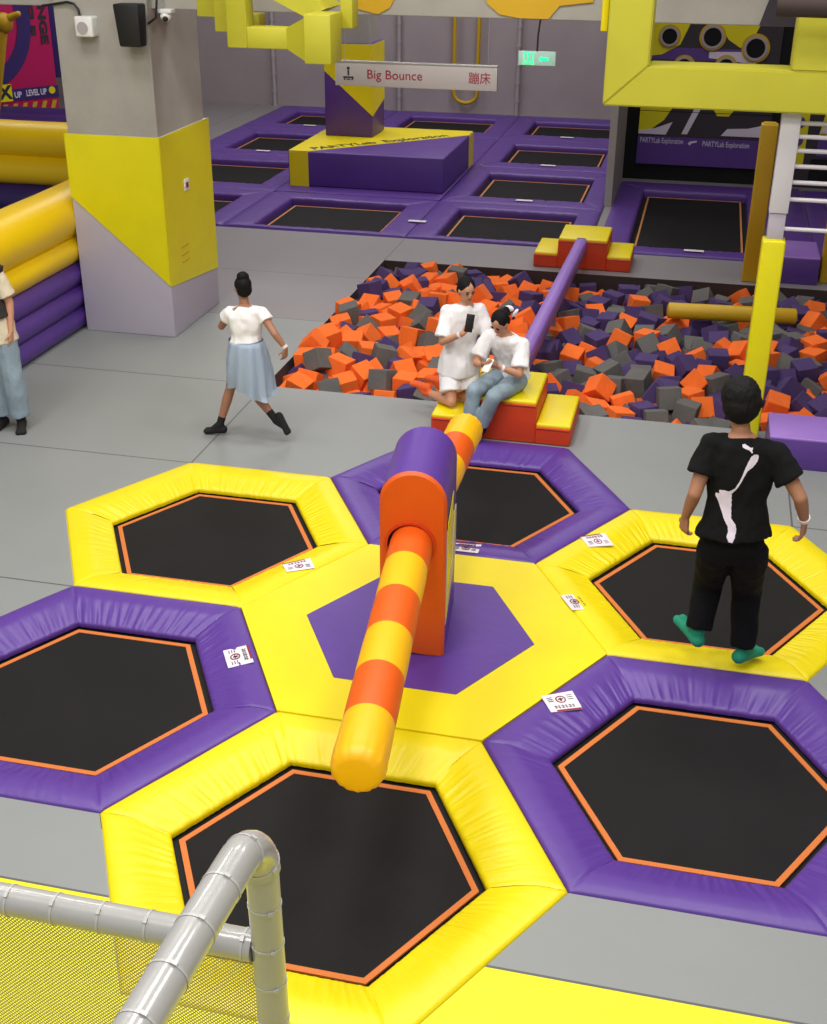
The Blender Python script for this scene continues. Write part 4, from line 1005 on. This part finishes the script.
print_on(ts, t, [(x - 272, y - 232) for x, y in mini], (2.0, -.2, 1.70), 'small_cat_print', 'whiteprint', 'small white cat print')

# --- running girl
s = .88
J = dict(f=V((-.45, .9, 0)), pel=V((-2.27, 2.9, .84)), wai=V((-2.26, 2.9, .95)), che=V((-2.25, 2.91, 1.1)), nek=V((-2.26, 2.92, 1.29)), hd=V((-2.275, 2.93, 1.44)), hf=V((-.6, .8, -.1)), hup=V((0, 0, 1)),
  shL=V((-2.40, 2.9, 1.22)), elL=V((-2.52, 2.98, 1.05)), wrL=V((-2.52, 3.18, 1.08)), shR=V((-2.11, 2.93, 1.225)), elR=V((-1.97, 2.86, 1.06)), wrR=V((-1.88, 2.88, .93)),
  haL=(V((.1, 1, .1)), V((1, 0, 0)), V((0, 0, 1)), .6), haR=(V((-.15, 0, -1)), V((-.8, .5, 0)), V((.2, -1, 0)), .5),
  hipL=V((-2.34, 2.9, .80)), hipR=V((-2.2, 2.92, .80)), knL=V((-2.47, 2.98, .46)), anL=V((-2.58, 2.93, .10)), knR=V((-2.27, 3.02, .44)), anR=V((-2.02, 2.93, .2)),
  ftL=(V((-1, -.05, -.05)), V((0, 0, 1))), ftR=(V((.45, -.1, -1)), V((-1, .1, -.35))))
t, sd, ax, f = person('person', 'girl in a white top and pale blue skirt running on the grey floor', J, s, (-2.27, 2.95, 0), 'skin2')
tee(t, J, s, 'tshirt', V((-2.26, 2.9, .94)), .4, .012, 1, .0, 9, name='top')
bm = B(); secs = []
n = 64
prof = [(.97, .158, .136), (.93, .168, .148), (.82, .188, .168), (.68, .205, .19), (.55, .215, .2), (.5, .22, .2)]
rows = []
for k, (z, a, b) in enumerate(prof):
    r = []
    for i in range(n):
        an = 2 * PI * i / n; pl = 1 + (.008 + .026 * k) * math.sin(an * 11 + .6 * k) + .03 * k * noise.noise(V((math.cos(an) * 2, math.sin(an) * 2, z * 3)))
        sway = .035 * k / 5
        x = -2.265 + sway + a * pl * math.cos(an); y = 2.91 + b * pl * math.sin(an)
        zz = z + (.03 * math.sin(an * 3 + 1) - .05 * math.cos(an)) * (k / 5)
        r.append(bm.verts.new((x, y, zz)))
    rows.append(r)
for a_, b_ in zip(rows, rows[1:]):
    for i in range(n): bm.faces.new((a_[i], a_[(i + 1) % n], b_[(i + 1) % n], b_[i]))
bm.faces.new(rows[0])
bmesh.ops.solidify(bm, geom=bm.faces[:], thickness=.006); obj('skirt', bm, 'satin', t, auto=80)
hair(t, J, s, 'bun', 2); wristband(t, J, 'R', s)
bm = B(); ell(bm, V(J['hd']) + V((.05, -.03, .075)), (.022, 0, 0), (0, .015, 0), (0, 0, .014)); obj('hair_clip', bm, 'band', t)
sock(t, J, 'L', s, 'blacksock', .09); sock(t, J, 'R', s, 'blacksock', .12)

# --- kneeling girl with phone
s = .95
J = dict(f=V((.55, -.85, 0)), pel=V((-.47, 3.8, .58)), wai=V((-.465, 3.8, .72)), che=V((-.45, 3.79, .94)), nek=V((-.42, 3.78, 1.20)), hd=V((-.41, 3.74, 1.325)), hf=V((.6, -.8, -.32)), hup=V((0, 0, 1)),
  shL=V((-.3, 3.85, 1.12)), elL=V((-.2, 3.84, .86)), wrL=V((-.2, 3.72, .68)), shR=V((-.575, 3.72, 1.12)), elR=V((-.6, 3.6, .86)), wrR=V((-.39, 3.5, .985)),
  haL=(V((0, -.3, -1)), V((-.7, 0, 0)), V((0, -1, 0)), .4), haR=(V((.5, 0, .7)), V((.5, .5, -.2)), V((0, -.3, 1)), .8),
  hipL=V((-.38, 3.83, .56)), hipR=V((-.56, 3.76, .56)), knL=V((-.33, 3.72, .275)), anL=V((-.68, 3.98, .27)), knR=V((-.50, 3.6, .275)), anR=V((-.80, 3.82, .26)),
  ftL=(V((-1, .35, -.05)), V((0, 0, -1))), ftR=(V((-1, .5, -.1)), V((0, 0, -1))))
t, sd, ax, f = person('person', 'young woman in white T-shirt and white shorts kneeling on the steps', J, s, (-.47, 3.8, .21), 'skin')
tee(t, J, s, 'tshirt', V((-.475, 3.79, .50)), .85, .02, 1.0, .03, 12)
sh_ = dict(J); bm = B(); secs, sd, ax, f = torso_secs(J['pel'], J['wai'], J['che'], J['nek'], J['f'], s, .015)
loft(bm, secs[:4], 24)
for L in 'LR':
    hp, kn = V(J['hip' + L]), V(J['kn' + L]); e = hp.lerp(kn, .72); d = (e - hp).normalized(); u, w = perp(d); loft(bm, [(hp, u * .1, w * .1), (e, u * .105, w * .105)], 20)
voxel('shorts', bm, .011, 'tshirt', t, 2, .007, 11, 4)
hair(t, J, s, 'low', 3); wristband(t, J, 'R', s); sock(t, J, 'R', s, 'orangesock', .08); sock(t, J, 'L', s, 'orangesock', .08)
mt = Matrix.Translation((-.325, 3.475, 1.10)) @ Euler((-.15, .18, .35)).to_matrix().to_4x4()
t2 = thing('smartphone', 'black smartphone in the kneeling woman\'s raised hand', 'phone', (-.325, 3.475, 1.05))
bm = B(); box(bm, -.038, .038, -.005, .005, -.082, .082, .005, 2, mtx=mt); obj('phone_body', bm, 'black', t2)
bm = B(); box(bm, -.03, -.008, -.0075, -.004, .045, .075, .002, 1, mtx=mt); obj('camera_bump', bm, 'greyprint', t2)

# --- seated woman in jeans
s = .95
J = dict(f=V((-.5, -.86, 0)), pel=V((.02, 3.78, .53)), wai=V((.02, 3.8, .64)), che=V((-.0, 3.74, .80)), nek=V((-.03, 3.64, .98)), hd=V((-.06, 3.56, 1.10)), hf=V((-.4, -.75, -.7)), hup=V((-.1, -.5, .8)),
  shR=V((-.19, 3.72, .91)), elR=V((-.27, 3.55, .70)), wrR=V((-.185, 3.4, .74)), shL=V((.14, 3.64, .89)), elL=V((.15, 3.48, .65)), wrL=V((-.02, 3.4, .73)),
  haR=(V((.5, -.5, .25)), V((.1, .6, .6)), V((-.3, 0, .8)), .6), haL=(V((-1, -.25, .25)), V((.1, .6, .6)), V((0, -.3, .8)), .6),
  hipR=V((-.08, 3.74, .51)), hipL=V((.11, 3.68, .51)), knR=V((-.24, 3.36, .50)), knL=V((-.05, 3.27, .49)), anR=V((-.28, 3.33, .13)), anL=V((-.17, 3.31, .16)),
  ftR=(V((-.3, -1, -.1)), V((0, 0, 1))), ftL=(V((-.5, -1, -.5)), V((0, -.3, 1))))
t, sd, ax, f = person('person', 'young woman in white T-shirt and washed jeans sitting on the steps', J, s, (.0, 3.6, .42), 'skin')
tee(t, J, s, 'tshirt', V((.03, 3.8, .52)), .8, .022, 1.05, .02, 15)
trousers(t, J, s, 'denim', (.1, .078, .072), .9, 8, .014, name='jeans')
hair(t, J, s, 'tail', 5); wristband(t, J, 'L', s); sock(t, J, 'R', s, 'blacksock', .06); sock(t, J, 'L', s, 'blacksock', .06)
bm = B(); ell(bm, (.0, 3.68, 1.2), (.045, 0, 0), (0, .02, 0), (0, 0, .03)); ell(bm, (.055, 3.69, 1.16), (.03, 0, .02), (0, .02, 0), (0.01, 0, .035)); obj('hair_bow', bm, 'band', t)
text('shirt_print', 'xxx', .05, (-.13, 3.53, .86), (.86, -.5, 0), (0, .1, 1), 'greyprint', t) if False else None
t2 = thing('smartphone', 'phone held in both hands by the seated woman in jeans', 'phone', (-.13, 3.33, .74))
mt = Matrix.Translation((-.12, 3.33, .765)) @ Euler((.75, 0, -.4)).to_matrix().to_4x4()
bm = B(); box(bm, -.036, .036, -.07, .07, -.005, .005, .004, 2, mtx=mt); obj('phone_body', bm, 'white', t2)

# --- woman at the left edge
s = 1.02
J = dict(f=V((.25, -1, 0)), pel=V((-4.6, 2.62, .95)), wai=V((-4.62, 2.62, 1.1)), che=V((-4.65, 2.62, 1.35)), nek=V((-4.70, 2.62, 1.6)), hd=V((-4.76, 2.6, 1.78)), hf=V((.2, -1, -.2)), hup=V((0, 0, 1)),
  shL=V((-4.52, 2.62, 1.54)), elL=V((-4.43, 2.66, 1.22)), wrL=V((-4.41, 2.58, .98)), shR=V((-4.88, 2.62, 1.54)), elR=V((-4.95, 2.6, 1.26)), wrR=V((-4.92, 2.5, 1.0)),
  haL=(V((0, -.1, -1)), V((-.8, 0, 0)), V((0, -1, 0)), .4), haR=(V((0, -.1, -1)), V((.8, 0, 0)), V((0, -1, 0)), .4),
  hipL=V((-4.51, 2.62, .9)), hipR=V((-4.69, 2.62, .9)), knL=V((-4.46, 2.58, .5)), knR=V((-4.66, 2.57, .5)), anL=V((-4.46, 2.62, .1)), anR=V((-4.65, 2.6, .1)),
  ftL=(V((.45, -1, -.08)), V((0, 0, 1))), ftR=(V((-.1, -1, -.08)), V((0, 0, 1))))
t, sd, ax, f = person('person', 'woman in a cream top, dark vest and blue jeans standing at the left edge', J, s, (-4.57, 2.62, 0), 'skin')
tee(t, J, s, 'cream', V((-4.6, 2.62, .84)), .8, .018, 1, .025, 21)
Jv = dict(J); Jv['elL'] = J['shL'] + V((.02, 0, -.05)); Jv['elR'] = J['shR'] + V((-.02, 0, -.05))
tee(t, Jv, s, 'vest', V((-4.63, 2.62, 1.08)), .3, .034, 1, .025, 22, name='vest')
trousers(t, J, s, 'denim', (.105, .095, .1), .9, 18, .014, name='jeans')
hair(t, J, s, 'low', 8); sock(t, J, 'L', s, 'blacksock', .05); sock(t, J, 'R', s, 'blacksock', .05)
bm = B(); box(bm, -4.52, -4.42, 2.44, 2.45, 1.2, 1.29); obj('badge', bm, 'band', t, label='small white badge')

# ------------------------------------------------------------------ light
def area(x, y, z, sx, sy, e, col=(1, .985, .965), rx=0, ry=0):
    l = bpy.data.lights.new('lamp', 'AREA'); l.shape = 'RECTANGLE'; l.size = sx * K; l.size_y = sy * K; l.energy = e; l.color = col
    o = bpy.data.objects.new('overhead_light', l); COL.objects.link(o); o.location = (x, y, z); o.rotation_euler = (rx, ry, 0); return o
for x in (-4.2, -.6, 3.0):
    for y in (-5.5, -1.6, 2.3): area(x, y, 7.7, 1.6, 1.6, 128)
area(-.6, 8.5, 7.7, 2.2, 2.2, 110); area(-4.5, 9, 7.7, 2.2, 2.2, 80); area(3, 8.5, 7.7, 2, 2, 70)
area(-5, 14.5, 7.7, 2.5, 2.5, 150); area(-1, 16.5, 7.7, 2.5, 2.5, 150); area(-7.5, 18.5, 7.7, 2.5, 2.5, 150); area(-3, 20, 7.7, 2.5, 1.5, 90); area(1.6, 13, 7.7, 1.2, 1.6, 60); area(-11, 12, 7.7, 2.5, 2.5, 110)  # far-left back light is added to brighten the back floor and wall
w = bpy.data.worlds.new('world'); scn.world = w; w.use_nodes = True
w.node_tree.nodes['Background'].inputs[0].default_value = (.95, .96, 1, 1); w.node_tree.nodes['Background'].inputs[1].default_value = .6

# ------------------------------------------------------------------ camera
f_px, yaw, pit, roll = 1223.36, .223413, .467004, .0081
R_ = V((math.cos(yaw), math.sin(yaw), 0)); F_ = V((-math.sin(yaw) * math.cos(pit), math.cos(yaw) * math.cos(pit), -math.sin(pit))); U_ = R_.cross(F_)
R2 = R_ * math.cos(roll) + U_ * math.sin(roll); U2 = -R_ * math.sin(roll) + U_ * math.cos(roll)
cam = bpy.data.cameras.new('camera'); cam.sensor_fit = 'HORIZONTAL'; cam.sensor_width = 36; cam.lens = 36 * f_px / 827; cam.clip_end = 100; cam.clip_start = .05
co = bpy.data.objects.new('camera', cam); COL.objects.link(co)
mw = Matrix((R2, U2, -F_)).transposed().to_4x4(); mw.translation = V((1.5561, -7.0318, 4.5568)); co.matrix_world = mw
scn.camera = co

# ------------------------------------------------------------------ to true metres
for me in {o.data for o in bpy.data.objects if o.type == 'MESH'}: me.transform(Matrix.Scale(K, 4))
for o in bpy.data.objects: o.location = o.location * K
scn.view_settings.view_transform = 'Standard'; scn.view_settings.look = 'None'; scn.view_settings.exposure = 0; scn.view_settings.gamma = 1; scn.view_settings.use_curve_mapping = False
